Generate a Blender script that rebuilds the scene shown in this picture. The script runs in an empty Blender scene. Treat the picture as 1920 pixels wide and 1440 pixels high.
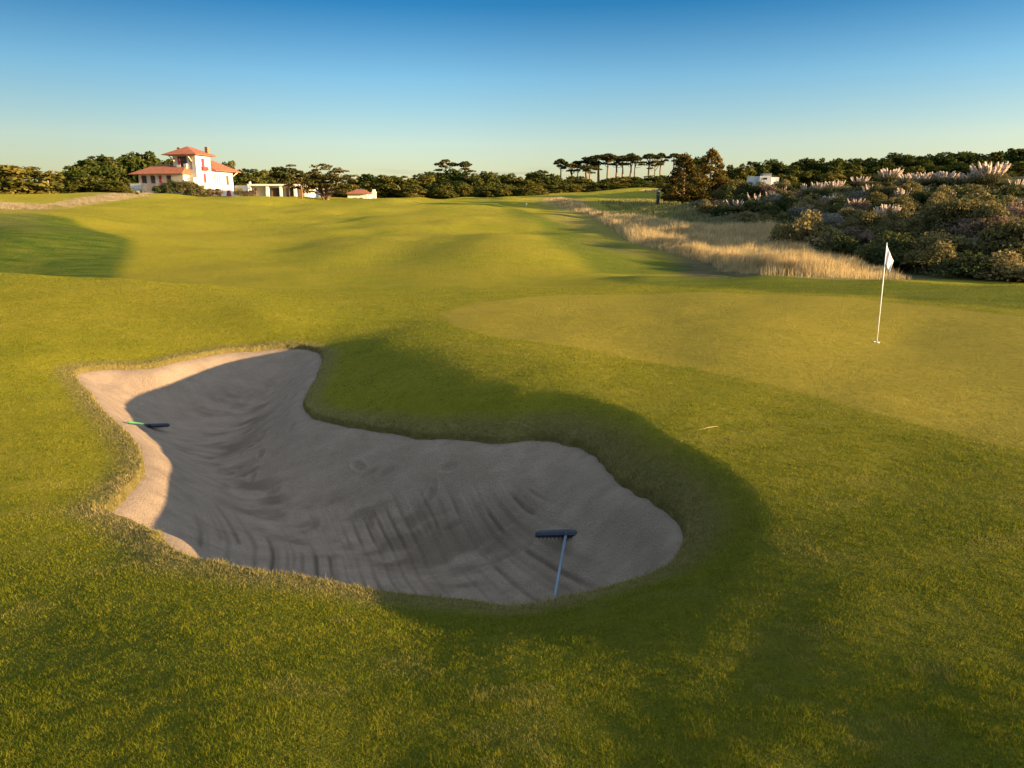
import bpy, bmesh, math, random
import numpy as np
from mathutils import Vector, Matrix

# ------------------------------------------------------------------ scene, camera, sky, sun
S = bpy.context.scene
COL = S.collection
PITCH = math.radians(13.8)
FOC = 1344.0            # focal length in photo pixels (1920 wide)
CZ = 3.0                # camera height of the world origin
cam_d = bpy.data.cameras.new("camera")
cam = bpy.data.objects.new("camera", cam_d)
COL.objects.link(cam)
cam.location = (0, 0, CZ)
cam.rotation_euler = (math.pi / 2 - PITCH, 0, 0)
cam_d.sensor_width = 36.0
cam_d.lens = 36.0 * FOC / 1920.0
cam_d.clip_start = 0.1
cam_d.clip_end = 9000
S.camera = cam

SUN_EL = math.radians(9.0)
SUN_AZ = math.radians(106.0)      # clockwise from the view direction: right, a little behind
sun_vec = Vector((math.sin(SUN_AZ) * math.cos(SUN_EL), math.cos(SUN_AZ) * math.cos(SUN_EL), math.sin(SUN_EL)))
w = bpy.data.worlds.new("World")
S.world = w
w.use_nodes = True
wn, wl = w.node_tree.nodes, w.node_tree.links
wn.clear()
sky = wn.new('ShaderNodeTexSky')
sky.sky_type = 'NISHITA'
sky.sun_disc = False
sky.sun_elevation = SUN_EL
sky.sun_rotation = SUN_AZ
sky.altitude = 0
sky.air_density = 1.0
sky.dust_density = 0.6
sky.ozone_density = 4.0
bg = wn.new('ShaderNodeBackground')
bg.inputs['Strength'].default_value = 0.15
wo = wn.new('ShaderNodeOutputWorld')
# the sky deepens above the horizon; overhead, unseen, it is warmed and brightened as added fill; thin cloud streaks lie low over the far trees
tc = wn.new('ShaderNodeTexCoord')
sx_ = wn.new('ShaderNodeSeparateXYZ'); wl.new(tc.outputs['Generated'], sx_.inputs[0])
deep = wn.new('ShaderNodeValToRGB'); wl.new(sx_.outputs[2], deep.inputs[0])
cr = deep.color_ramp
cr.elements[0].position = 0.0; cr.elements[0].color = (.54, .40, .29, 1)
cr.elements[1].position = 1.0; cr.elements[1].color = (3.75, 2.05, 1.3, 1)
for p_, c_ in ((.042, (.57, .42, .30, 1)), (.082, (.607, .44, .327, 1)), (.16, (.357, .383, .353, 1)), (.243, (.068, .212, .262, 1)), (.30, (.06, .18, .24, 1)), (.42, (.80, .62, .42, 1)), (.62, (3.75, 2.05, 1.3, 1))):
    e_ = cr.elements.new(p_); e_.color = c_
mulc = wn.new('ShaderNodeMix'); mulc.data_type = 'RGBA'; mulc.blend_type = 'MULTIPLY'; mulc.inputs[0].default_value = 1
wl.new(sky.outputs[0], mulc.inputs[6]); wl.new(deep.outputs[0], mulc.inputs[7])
cm = wn.new('ShaderNodeVectorMath'); cm.operation = 'MULTIPLY'; cm.inputs[1].default_value = (9, 9, 150)
wl.new(tc.outputs['Generated'], cm.inputs[0])
cn = wn.new('ShaderNodeTexNoise'); cn.inputs['Scale'].default_value = 1.0; cn.inputs['Detail'].default_value = 5; wl.new(cm.outputs[0], cn.inputs['Vector'])
def mr(sock, a, b, c, d):
    n = wn.new('ShaderNodeMapRange'); n.interpolation_type = 'SMOOTHSTEP'; wl.new(sock, n.inputs[0])
    for i_, v_ in enumerate((a, b, c, d)): n.inputs[i_ + 1].default_value = v_
    return n.outputs[0]
def mul(a, b):
    n = wn.new('ShaderNodeMath'); n.operation = 'MULTIPLY'; wl.new(a, n.inputs[0])
    if isinstance(b, float): n.inputs[1].default_value = b
    else: wl.new(b, n.inputs[1])
    return n.outputs[0]
cmask = mul(mul(mr(sx_.outputs[2], .022, .036, 0, 1), mr(sx_.outputs[2], .042, .056, 1, 0)), mul(mr(sx_.outputs[0], -.24, -.14, 0, 1), mr(sx_.outputs[0], .03, .14, 1, 0)))
cfac = mul(mul(cmask, mr(cn.outputs[0], .44, .60, 0, 1)), .45)
cmix = wn.new('ShaderNodeMix'); cmix.data_type = 'RGBA'; cmix.blend_type = 'MULTIPLY'; wl.new(cfac, cmix.inputs[0])
wl.new(mulc.outputs[2], cmix.inputs[6]); cmix.inputs[7].default_value = (.60, .58, .72, 1)
lf = wn.new('ShaderNodeMix'); lf.data_type = 'RGBA'; lf.blend_type = 'MULTIPLY'; lf.inputs[0].default_value = 1
wl.new(cmix.outputs[2], lf.inputs[6]); wl.new(mr(sx_.outputs[0], -.66, -.05, .62, 1), lf.inputs[7])
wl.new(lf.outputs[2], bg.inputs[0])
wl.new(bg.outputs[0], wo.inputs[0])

sun_d = bpy.data.lights.new("sun", 'SUN')
sun_d.energy = 4.3
sun_d.angle = math.radians(0.55)
sun_d.color = (1.0, 0.72, 0.38)
sun = bpy.data.objects.new("sun", sun_d)
COL.objects.link(sun)
sun.rotation_euler = sun_vec.to_track_quat('Z', 'Y').to_euler()

S.view_settings.view_transform = 'Standard'
S.view_settings.look = 'None'
S.view_settings.exposure = 2.25
S.view_settings.gamma = 1.0
S.render.engine = 'CYCLES'
S.cycles.max_bounces = 6
S.cycles.transparent_max_bounces = 8

rng = np.random.default_rng(11)
random.seed(5)

# ------------------------------------------------------------------ helpers
def ray(px, py):
    """photo pixel -> (u, s): x/y and (z-CZ)/y along the sight line"""
    px = np.asarray(px, float); py = np.asarray(py, float)
    xc = (px - 960) / FOC; yc = (720 - py) / FOC
    dy = math.cos(PITCH) + yc * math.sin(PITCH)
    dz = -math.sin(PITCH) + yc * math.cos(PITCH)
    return xc / dy, dz / dy

def to_px(x, y, z):
    c, s_ = math.cos(PITCH), math.sin(PITCH)
    zz = z - CZ
    f = y * c - zz * s_
    v = y * s_ + zz * c
    return 960 + FOC * x / f, 720 - FOC * v / f

def smooth(a, b, x):
    t = np.clip((x - a) / (b - a), 0, 1)
    return t * t * (3 - 2 * t)

_perm = np.random.default_rng(3).random((256, 256))
def vnoise(x, y):
    x = np.asarray(x, float); y = np.asarray(y, float)
    xi = np.floor(x).astype(int); yi = np.floor(y).astype(int)
    fx = x - xi; fy = y - yi
    fx = fx * fx * fx * (fx * (fx * 6 - 15) + 10); fy = fy * fy * fy * (fy * (fy * 6 - 15) + 10)
    g = lambda a, b: _perm[a & 255, b & 255]
    return ((g(xi, yi) * (1 - fx) + g(xi + 1, yi) * fx) * (1 - fy)
            + (g(xi, yi + 1) * (1 - fx) + g(xi + 1, yi + 1) * fx) * fy) * 2 - 1
def fbm(x, y, o=4):
    r = 0; a = 1; t = 0
    for k in range(o):
        r = r + a * vnoise(x * 2 ** k + 17.3 * k, y * 2 ** k + 5.1 * k); t += a; a *= .5
    return r / t

def mesh_np(name, V, F, mat=None, attrs=None, smooth_shade=False):
    V = np.ascontiguousarray(V, np.float32); F = np.ascontiguousarray(F, np.int32)
    me = bpy.data.meshes.new(name)
    k = F.shape[1]
    me.vertices.add(len(V)); me.vertices.foreach_set('co', V.ravel())
    me.loops.add(F.size); me.loops.foreach_set('vertex_index', F.ravel())
    me.polygons.add(len(F))
    me.polygons.foreach_set('loop_start', np.arange(0, F.size, k, dtype=np.int32))
    if smooth_shade:
        me.polygons.foreach_set('use_smooth', np.ones(len(F), bool))
    for an, (typ, arr) in (attrs or {}).items():
        a = me.attributes.new(an, typ, 'POINT')
        if typ == 'FLOAT':
            a.data.foreach_set('value', np.ascontiguousarray(arr, np.float32).ravel())
        else:
            a.data.foreach_set('color', np.ascontiguousarray(arr, np.float32).ravel())
    me.update(calc_edges=True)
    if mat: me.materials.append(mat)
    return me

def link(name, data, parent=None, loc=None):
    o = bpy.data.objects.new(name, data)
    COL.objects.link(o)
    if parent: o.parent = parent
    if loc is not None: o.location = loc
    return o

def tag(o, label=None, cat=None, group=None, kind=None):
    if label: o['label'] = label
    if cat: o['category'] = cat
    if group: o['group'] = group
    if kind: o['kind'] = kind
    return o

def copy_tree(o, parent=None):
    c = o.copy(); COL.objects.link(c)
    if parent: c.parent = parent
    for ch in list(o.children): copy_tree(ch, c)
    return c

class MB:
    """collects boxes, tubes and polygons into one mesh"""
    def __init__(s): s.bm = bmesh.new()
    def box(s, x0, x1, y0, y1, z0, z1, bevel=0):
        r = bmesh.ops.create_cube(s.bm, size=1)
        vs = r['verts']
        for v in vs:
            v.co = Vector(((x0 + x1) / 2 + v.co.x * (x1 - x0), (y0 + y1) / 2 + v.co.y * (y1 - y0), (z0 + z1) / 2 + v.co.z * (z1 - z0)))
        if bevel:
            es = list({e for v in vs for e in v.link_edges})
            bmesh.ops.bevel(s.bm, geom=es, offset=bevel, segments=2, affect='EDGES')
        return s
    def tube(s, pts, rad, n=8, cap=True):
        pts = [Vector(p) for p in pts]
        rad = rad if isinstance(rad, (list, tuple)) else [rad] * len(pts)
        rings = []
        for i, p in enumerate(pts):
            t = (pts[min(i + 1, len(pts) - 1)] - pts[max(i - 1, 0)]).normalized()
            a = t.cross(Vector((0, 0, 1)) if abs(t.z) < .95 else Vector((1, 0, 0))).normalized(); b = t.cross(a)
            rings.append([s.bm.verts.new(p + (a * math.cos(2 * math.pi * k / n) + b * math.sin(2 * math.pi * k / n)) * rad[i]) for k in range(n)])
        for r0, r1 in zip(rings, rings[1:]):
            for k in range(n):
                f = s.bm.faces.new((r0[k], r0[(k + 1) % n], r1[(k + 1) % n], r1[k])); f.smooth = True
        if cap:
            s.bm.faces.new(rings[0][::-1]); s.bm.faces.new(rings[-1])
        return s
    def poly(s, pts):
        s.bm.faces.new([s.bm.verts.new(p) for p in pts]); return s
    def prism(s, base, top):
        """closed solid between two equal-length loops"""
        b = [s.bm.verts.new(p) for p in base]; t = [s.bm.verts.new(p) for p in top]
        n = len(b)
        s.bm.faces.new(b[::-1]); s.bm.faces.new(t)
        for k in range(n): s.bm.faces.new((b[k], b[(k + 1) % n], t[(k + 1) % n], t[k]))
        return s
    def build(s, name, mat, parent=None):
        bmesh.ops.recalc_face_normals(s.bm, faces=s.bm.faces[:])
        me = bpy.data.meshes.new(name); s.bm.to_mesh(me); s.bm.free()
        me.materials.append(mat)
        return link(name, me, parent)

# ------------------------------------------------------------------ materials
class NT:
    def __init__(s, name):
        s.m = bpy.data.materials.new(name); s.m.use_nodes = True
        s.t = s.m.node_tree; s.n = s.t.nodes; s.n.clear()
        s.out = s.n.new('ShaderNodeOutputMaterial')
    def add(s, typ, **kw):
        n = s.n.new(typ)
        for k, v in kw.items(): setattr(n, k, v)
        return n
    def put(s, sock, v):
        if hasattr(v, 'node') or isinstance(v, bpy.types.NodeSocket): s.t.links.new(v, sock)
        elif isinstance(v, (tuple, list)) and len(v) == 3 and sock.type == 'RGBA': sock.default_value = (*v, 1)
        else: sock.default_value = v
    def mix(s, f, a, b, mode='MIX'):
        n = s.add('ShaderNodeMix', data_type='RGBA', blend_type=mode)
        s.put(n.inputs[0], f); s.put(n.inputs[6], a); s.put(n.inputs[7], b)
        return n.outputs[2]
    def math(s, op, a, b=0.0, clamp=False):
        n = s.add('ShaderNodeMath', operation=op, use_clamp=clamp)
        s.put(n.inputs[0], a); s.put(n.inputs[1], b)
        return n.outputs[0]
    def noise(s, scale, detail=4, rough=.55, vec=None, dist=0):
        n = s.add('ShaderNodeTexNoise')
        n.inputs['Scale'].default_value = scale; n.inputs['Detail'].default_value = detail
        n.inputs['Roughness'].default_value = rough; n.inputs['Distortion'].default_value = dist
        s.put(n.inputs['Vector'], vec if vec is not None else s.pos())
        return n.outputs[0]
    def pos(s):
        if not hasattr(s, '_p'): s._p = s.add('ShaderNodeNewGeometry').outputs['Position']
        return s._p
    def scaled(s, v):
        n = s.add('ShaderNodeVectorMath', operation='MULTIPLY'); s.put(n.inputs[0], s.pos()); n.inputs[1].default_value = v
        return n.outputs[0]
    def ramp(s, f, a, b):
        n = s.add('ShaderNodeMapRange'); s.put(n.inputs[0], f); n.inputs[1].default_value = a; n.inputs[2].default_value = b
        return n.outputs[0]
    def attr(s, name, out='Fac'):
        n = s.add('ShaderNodeAttribute'); n.attribute_name = name
        return n.outputs[out]
    def bump(s, h, dist, strength=1.0):
        n = s.add('ShaderNodeBump'); n.inputs['Distance'].default_value = dist; n.inputs['Strength'].default_value = strength
        s.put(n.inputs['Height'], h); return n.outputs[0]
    def principled(s, col, rough=.9, spec=.15, normal=None):
        p = s.add('ShaderNodeBsdfPrincipled')
        s.put(p.inputs['Base Color'], col); s.put(p.inputs['Roughness'], rough); p.inputs['Specular IOR Level'].default_value = spec
        if normal is not None: s.put(p.inputs['Normal'], normal)
        s.t.links.new(p.outputs[0], s.out.inputs[0])
        return s.m

def leaf_mat(name, dark, mid, palest, trans=.3, patch=.35):
    t = NT(name)
    r = t.attr('rnd')
    oi = t.add('ShaderNodeObjectInfo').outputs['Random']
    n = t.noise(patch, 3)
    k = t.math('ADD', t.math('MULTIPLY', r, .55), t.math('MULTIPLY', n, .5))
    k = t.math('ADD', k, t.math('MULTIPLY', t.math('SUBTRACT', oi, .5), .28), True)
    c1 = t.mix(t.ramp(k, .22, .52), dark, mid)
    c = t.mix(t.ramp(k, .5, .85), c1, palest)  # tones mixed at random per leaf and by noise patch
    d = t.add('ShaderNodeBsdfDiffuse'); t.put(d.inputs[0], c)
    tr = t.add('ShaderNodeBsdfTranslucent'); t.put(tr.inputs[0], c)
    mx = t.add('ShaderNodeMixShader'); mx.inputs[0].default_value = trans
    t.t.links.new(d.outputs[0], mx.inputs[1]); t.t.links.new(tr.outputs[0], mx.inputs[2]); t.t.links.new(mx.outputs[0], t.out.inputs[0])
    return t.m

def plain(name, col, rough=.7, spec=.3, var=.12, scale=3.0, bump=0):
    t = NT(name)
    n = t.noise(scale, 5)
    c = t.mix(t.ramp(n, .3, .7), tuple(x * (1 - var) for x in col), tuple(min(1, x * (1 + var)) for x in col))
    return t.principled(c, rough, spec, t.bump(n, bump) if bump else None)

# ------------------------------------------------------------------ terrain
# control points: photo column -> list of (kind, value): ground drop below the eye at given sight lines
#  ('r', row, drop) sight line row with drop; ('y', row, Y) sight line with distance; ('d', Y, drop) hidden ground
R, Y, D = 'r', 'y', 'd'
COLS = {
 0:   [(R,1440,1.9),(R,1200,2.35),(R,1000,2.7),(R,850,2.85),(R,700,2.75),(R,600,2.4),(R,512,1.98),(D,27,2.75),(Y,512,31),(Y,455,37),(Y,405,46),(Y,392,60),(Y,372,90),(Y,360,125)],
 240: [(R,1440,1.9),(R,1200,2.3),(R,1000,2.78),(R,960,2.88),(R,870,3.0),(R,690,2.98),(R,640,2.75),(R,590,2.5),(R,524,2.12),(D,27,2.7),(Y,505,32),(Y,450,42),(Y,412,60),(Y,385,90),(Y,366,128)],
 480: [(R,1440,1.9),(R,1200,2.3),(R,1080,2.64),(R,652,2.96),(R,620,2.75),(R,580,2.5),(Y,545,25),(Y,500,34),(Y,450,50),(Y,422,70),(Y,400,92),(Y,371,140)],
 720: [(R,1440,1.95),(R,1200,2.35),(R,1113,2.67),(Y,620,16.4),(Y,580,20),(Y,525,29),(Y,470,42),(Y,430,65),(Y,402,95),(Y,374,140)],
 960: [(R,1440,1.95),(R,1200,2.32),(R,1122,2.70),(Y,620,15.5),(Y,570,21),(Y,520,30),(Y,480,38),(Y,440,60),(Y,402,95),(Y,371,140)],
 1200:[(R,1440,1.95),(R,1200,2.29),(Y,650,13.5),(Y,600,17.5),(Y,550,24),(Y,519,29),(D,32.5,3.15),(Y,507,40),(Y,470,50),(Y,420,80),(Y,380,130),(Y,353,175)],
 1440:[(R,1440,1.9),(R,1250,2.17),(R,760,2.36),(Y,680,11.5),(Y,600,17),(Y,550,23),(Y,517,28.5),(D,32,3.15),(Y,507,38),(Y,470,48),(Y,440,58),(Y,402,72),(Y,366,95),(D,130,-2.6)],
 1680:[(R,1440,1.9),(R,1200,2.14),(R,1000,2.2),(R,850,2.27),(R,760,2.36),(R,642,2.75),(Y,590,18.4),(Y,560,21.5),(Y,524,26.5),(D,30,3.0),(Y,520,35),(Y,480,43),(Y,430,51),(Y,384,61),(Y,357,72),(D,95,-2.9),(D,130,-3.4)],
 1920:[(R,1440,1.85),(R,1200,2.13),(R,1000,2.18),(R,880,2.23),(R,760,2.41),(Y,650,13.9),(Y,590,18),(Y,560,21),(Y,531,24.5),(D,28,2.95),(Y,525,33),(Y,470,40),(Y,412,50),(Y,362,65),(D,85,-3.2),(D,130,-3.8)],
}
pts = []
for px, L in COLS.items():
    for k, a, b in L:
        if k == D:
            u, _ = ray(px, 400); pts.append((float(u), a, -b / a))
        else:
            u, s_ = ray(px, a)
            yy = b if k == Y else b / -float(s_)
            pts.append((float(u), yy, float(s_)))
# the mound round the back and right of the bunker (x, y, drop)
MOUND = [(-3.5,14.6,2.80),(-2.6,13.8,2.60),(-3.2,12.3,2.88),(-2.4,12.2,2.68),(-1.6,11.9,2.52),(-.8,11.4,2.42),(.6,10.6,2.36),(1.4,8.8,2.36),(1.7,8,2.33),(2.1,6.8,2.27),(2.1,5.6,2.24),(1.9,4.7,2.22),
         (1.2,7.2,2.34),(1.4,6.0,2.26),(.4,8.6,2.44),(-.3,9.2,2.5),(-1.5,10,2.62),(1.2,4.4,2.33),(1.3,3.7,2.24),(2.0,3.7,2.17)]
for mx, my, md in MOUND: pts.append((mx / my, my, -md / my))
# carry the edges of the frame outwards, close to the camera and far away
for px, L in ((0, COLS[0]), (1920, COLS[1920])):
    for k, a, b in L:
        if k == D: yy, s_ = a, -b / a
        else:
            _, s_ = ray(px, a); s_ = float(s_); yy = b if k == Y else b / -s_
        for uu in ((-1.25, -2.2, -4.0) if px == 0 else (1.25, 2.2, 4.0)):
            pts.append((uu, yy, s_))
for uu in (-4, -2.2, -1.25, -.75, -.35, 0, .35, .75, 1.25, 2.2, 4):
    pts.append((uu, 1.0, -1.78)); pts.append((uu, 0.6, -1.76 / .6))
    h = 2.6 if uu < .3 else 4.4
    pts.append((uu, 200, h / 200)); pts.append((uu, 330, (h + 1) / 330)); pts.append((uu, 900, 5 / 900)); pts.append((uu, 4000, 3 / 4000))
P = np.array(pts)
VS = 0.42
C = np.stack([np.arctan(P[:, 0]) * 1.0, np.log(P[:, 1]) * VS], 1)
def kern(r2): return .5 * r2 * np.log(r2 + 1e-12)
# height is interpolated as slope from the eye, minus a smooth trend, so near and far get equal care
trend = lambda y: -2.45 / (y + 0.35)
n_ = len(P)
A = np.zeros((n_ + 3, n_ + 3)); d2 = ((C[:, None] - C[None]) ** 2).sum(-1)
A[:n_, :n_] = kern(d2) + np.eye(n_) * 2e-4
A[:n_, n_] = 1; A[:n_, n_ + 1:] = C; A[n_:, :n_] = A[:n_, n_:].T
rhs = np.zeros(n_ + 3); rhs[:n_] = P[:, 2] - trend(P[:, 1])
W = np.linalg.solve(A, rhs)
def base_s(u, y):
    q = np.stack([np.arctan(u).ravel(), np.log(y).ravel() * VS], 1)
    out = np.empty(len(q))
    for i in range(0, len(q), 20000):
        b = q[i:i + 20000]
        r2 = ((b[:, None, 0] - C[None, :, 0]) ** 2 + (b[:, None, 1] - C[None, :, 1]) ** 2)
        out[i:i + 20000] = kern(r2) @ W[:n_] + W[n_] + b @ W[n_ + 1:]
    return out.reshape(u.shape) + trend(y)

UG = np.concatenate([np.linspace(-4, -1.0, 30)[:-1], np.linspace(-1.0, -.82, 22)[:-1], np.linspace(-.82, .82, 720), np.linspace(.82, 1.0, 22)[1:], np.linspace(1.0, 4, 30)[1:]])
YG = np.concatenate([np.geomspace(.7, 3.2, 110)[:-1], np.geomspace(3.2, 19, 520)[:-1], np.geomspace(19, 180, 330)[:-1], np.geomspace(180, 4000, 40)])
# evaluate on a coarser grid then interpolate (cubic is not needed: grid is fine)
UU, YY = np.meshgrid(UG, YG, indexing='ij')
us = np.unique(np.concatenate([UG[::4], UG[-1:]])); ys = np.unique(np.concatenate([YG[::3], YG[-1:]]))
Sc = base_s(*np.meshgrid(us, ys, indexing='ij'))
def catmull(xs, F, xq):
    """cubic interpolation along axis 0"""
    dF = np.gradient(F, xs, axis=0)
    i = np.clip(np.searchsorted(xs, xq, side='right') - 1, 0, len(xs) - 2)
    h = (xs[i + 1] - xs[i]); t = ((xq - xs[i]) / h)[:, None]; h = h[:, None]
    return ((2*t**3 - 3*t**2 + 1) * F[i] + (t**3 - 2*t**2 + t) * h * dF[i] + (-2*t**3 + 3*t**2) * F[i+1] + (t**3 - t**2) * h * dF[i+1])
T1 = catmull(us, Sc, UG)
SB = catmull(np.log(ys), T1.T.copy(), np.log(YG)).T.copy()
XX = UU * YY
ZB = CZ + SB * YY
# gentle undulations of the fairway
amp = smooth(22, 45, YY) * (1 - smooth(150, 220, YY))
ZB = ZB + amp * (.42 * vnoise(XX / 11 + 3.1, YY / 16 + 1.7) + .20 * vnoise(XX / 5.2 + 9, YY / 7.5))
ZB = ZB + smooth(12, 22, YY) * (.03 + .02 * smooth(22, 30, YY)) * (1 - .8 * smooth(0, 4, XX) * smooth(34, 28, YY)) * vnoise(XX / 3.1, YY / 4.0) + .012 * vnoise(XX / .9, YY / .9) * (1 - smooth(15, 30, YY))

def gs(grid, u, y):
    fi = np.interp(u, UG, np.arange(len(UG))); fj = np.interp(np.log(y), np.log(YG), np.arange(len(YG)))
    i = np.clip(fi.astype(int), 0, len(UG) - 2); j = np.clip(fj.astype(int), 0, len(YG) - 2)
    a = fi - i; b = fj - j
    return grid[i, j] * (1-a) * (1-b) + grid[i+1, j] * a * (1-b) + grid[i, j+1] * (1-a) * b + grid[i+1, j+1] * a * b
def hit(px, py, grid=None):
    """where the sight line of a photo pixel first meets the ground"""
    grid = ZB if grid is None else grid
    u, s_ = ray(np.atleast_1d(px), np.atleast_1d(py))
    u = np.broadcast_to(u, np.broadcast(u, s_).shape).copy(); s_ = np.broadcast_to(s_, u.shape).copy()
    fi = np.interp(u, UG, np.arange(len(UG))); i = np.clip(fi.astype(int), 0, len(UG) - 2); a = (fi - i)[:, None]
    prof = ((grid[i] * (1 - a) + grid[i + 1] * a) - CZ) / YG[None]
    ok = prof >= s_[:, None]
    j = np.where(ok.any(1), ok.argmax(1), len(YG) - 1); j = np.clip(j, 1, None)
    r = np.arange(len(u))
    p0, p1 = prof[r, j - 1], prof[r, j]
    t = np.clip((s_ - p0) / np.where(abs(p1 - p0) < 1e-9, 1e-9, p1 - p0), 0, 1)
    yy = YG[j - 1] * (1 - t) + YG[j] * t
    return u * yy, yy
def ground(x, y, grid=None):
    x = np.asarray(x, float); y = np.asarray(y, float)
    return gs(ZG if grid is None else grid, x / y, y)

def inside(poly, x, y):
    c = np.zeros(np.shape(x), bool); n = len(poly)
    for k in range(n):
        (x0, y0), (x1, y1) = poly[k], poly[(k + 1) % n]
        if y0 == y1: continue
        c ^= ((y0 > y) != (y1 > y)) & (x < (x1 - x0) * (y - y0) / (y1 - y0) + x0)
    return c
def pdist(poly, x, y):
    d = np.full(np.shape(x), 1e9)
    n = len(poly)
    for k in range(n):
        a = np.array(poly[k]); b = np.array(poly[(k + 1) % n]); ab = b - a
        t = np.clip(((x - a[0]) * ab[0] + (y - a[1]) * ab[1]) / (ab @ ab + 1e-12), 0, 1)
        d = np.minimum(d, np.hypot(x - a[0] - t * ab[0], y - a[1] - t * ab[1]))
    return d

# bunker outline, read round its rim: photo point, drop of the rim below the eye, width of the grass bank above it
RIM = [(140,702,3.0,.8),(200,690,3.0,.8),(280,684,3.0,.8),(340,672,3.0,.8),(420,658,2.98,.8),(480,652,2.96,.9),(540,650,2.96,1.2),(585,655,2.97,1.6),
 (605,668,2.98,2.0),(598,700,2.99,2.0),(580,730,3.0,2.1),(571,752,3.02,2.2),(588,775,3.05,2.0),(640,792,3.08,1.8),(720,810,3.1,1.6),(790,819,3.02,1.1),
 (860,816,2.93,.8),(930,822,2.87,.65),(1000,818,2.81,.52),(1075,828,2.76,.42),(1120,850,2.74,.38),(1150,880,2.72,.36),(1190,915,2.70,.36),(1240,950,2.68,.36),
 (1272,985,2.69,.38),(1282,1015,2.64,.42),(1272,1050,2.62,.5),(1232,1080,2.62,.55),(1150,1103,2.64,.7),(1030,1120,2.67,.6),(900,1122,2.72,.6),(760,1115,2.68,.6),
 (640,1098,2.66,.6),(500,1075,2.64,.6),(400,1058,2.66,.6),(340,1045,2.68,.6),(280,990,2.82,.6),(200,965,2.88,.6),(215,940,2.92,.6),(248,908,2.98,.6),
 (264,872,3.02,.6),(258,838,3.03,.6),(225,800,3.03,.6),(190,768,3.02,.6),(165,735,3.01,.6)]
rp = np.array(RIM, float)
ru, rs = ray(rp[:, 0], rp[:, 1])
rim = np.stack([ru * rp[:, 2] / -rs, rp[:, 2] / -rs], 1)
def dense(poly, n=8):
    p = np.asarray(poly); out = []
    m = len(p)
    for k in range(m):
        p0, p1, p2, p3 = p[k - 1], p[k], p[(k + 1) % m], p[(k + 2) % m]
        for t in np.arange(n) / n:
            out.append(.5 * ((2 * p1) + (-p0 + p2) * t + (2 * p0 - 5 * p1 + 4 * p2 - p3) * t ** 2 + (-p0 + 3 * p1 - 3 * p2 + p3) * t ** 3))
    return np.array(out)
rimd = dense(rim, 6)
x0, y0 = rimd.min(0) - 1.6; x1, y1 = rimd.max(0) + 1.6
def rim_sd(x, y):
    """signed distance to the bunker rim: negative inside"""
    d = pdist(rimd, x, y)
    return np.where(inside(rimd, x, y), -d, d)
rimw = dense(np.concatenate([rim, rp[:, 2:]], 1), 6)
r_delta = gs(ZB, rimw[:, 0] / rimw[:, 1], rimw[:, 1]) - (CZ - rimw[:, 2])
SD = np.full(XX.shape, 9.0)
x0b, y0b, x1b, y1b = x0 - 2, y0 - 2, x1 + 2, y1 + 2
m = (XX > x0b) & (XX < x1b) & (YY > y0b) & (YY < y1b)
SD[m] = rim_sd(XX[m], YY[m])
def bank(x, y, sd_):
    """how far the ground sinks towards the rim"""
    shp = x.shape; x = x.ravel(); y = y.ravel(); out = np.empty(len(x)); wd = np.empty(len(x))
    for i in range(0, len(x), 20000):
        d = np.hypot(x[i:i+20000, None] - rimw[None, :, 0], y[i:i+20000, None] - rimw[None, :, 1])
        k = np.exp(-(d - d.min(1, keepdims=True)) / .6)
        k /= k.sum(1, keepdims=True)
        out[i:i+20000] = k @ r_delta; wd[i:i+20000] = k @ rimw[:, 3]
    q = np.clip(np.clip(sd_.ravel(), 0, None) / (wd * 1.35), 0, 1)
    return (out * (1 - q) ** 2 * (1 + .4 * q)).reshape(shp)
ZB[m] = ZB[m] - bank(XX[m], YY[m], SD[m])
wob = .018 * vnoise(XX / .16, YY / .16) + .018 * vnoise(XX / .5, YY / .5)
SDw = np.where(abs(SD) < 1.5, SD + wob, SD)
ZG = ZB + .035 * np.exp(-(np.clip(SD, 0, None) / .3) ** 2) * (SD < 5)
ZG = ZG - 1.1 * smooth(0.0, .16, -SDw)

# zones of the turf and one painted shadow band, drawn as outlines on the ground
def zone(poly_px, soft):
    xs, ys_ = hit(np.array([p[0] for p in poly_px], float), np.array([p[1] for p in poly_px], float))
    pol = np.stack([xs, ys_], 1)
    return pol
def zone_mask(pol, soft):
    sdz = np.where(inside(pol, XX, YY), 1, -1) * pdist(pol, XX, YY)
    s = soft * YY / 30 + .02
    return smooth(-s, s, sdz + .6 * s * vnoise(XX / (s * 2 + .1), YY / (s * 2 + .1)))
green_z = zone([(820,590),(900,566),(1050,553),(1300,548),(1600,558),(1800,580),(2000,605),(2100,700),(2000,860),(1920,845),(1700,790),(1500,735),(1300,690),(1100,655),(950,635),(850,612)], .1)
rough_l = zone([(-200,400),(0,400),(60,400),(140,412),(220,440),(258,452),(255,480),(225,512),(190,524),(100,518),(0,514),(-200,512)], .2)
rough_m = zone([(960,392),(1010,400),(1100,425),(1180,465),(1300,495),(1345,514),(1200,514),(1110,512),(1090,490),(1040,455),(990,420)], .2)
shadow_b = zone([(1120,522),(1300,518),(1500,520),(1700,527),(1920,536),(2100,545),(2100,600),(1920,582),(1700,560),(1500,549),(1300,540),(1180,532)], .2)  # long tree shadow beyond the green, painted with the dark rough colour
FESCUE = [(1008,377),(1050,369),(1088,378),(1112,394),(1145,400),(1200,406),(1250,414),(1300,422),(1380,428),(1445,424),(1482,432),(1498,462),(1540,484),(1600,498),(1670,512),(1712,526),(1600,524),(1500,520),(1400,516),(1345,510),(1330,497),(1260,478),(1180,457),(1140,428),(1100,404),(1050,390)]
LEFTDRY = [(-60,376),(30,380),(80,384),(150,370),(230,358),(310,356),(280,368),(190,383),(120,392),(-60,396)]
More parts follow.
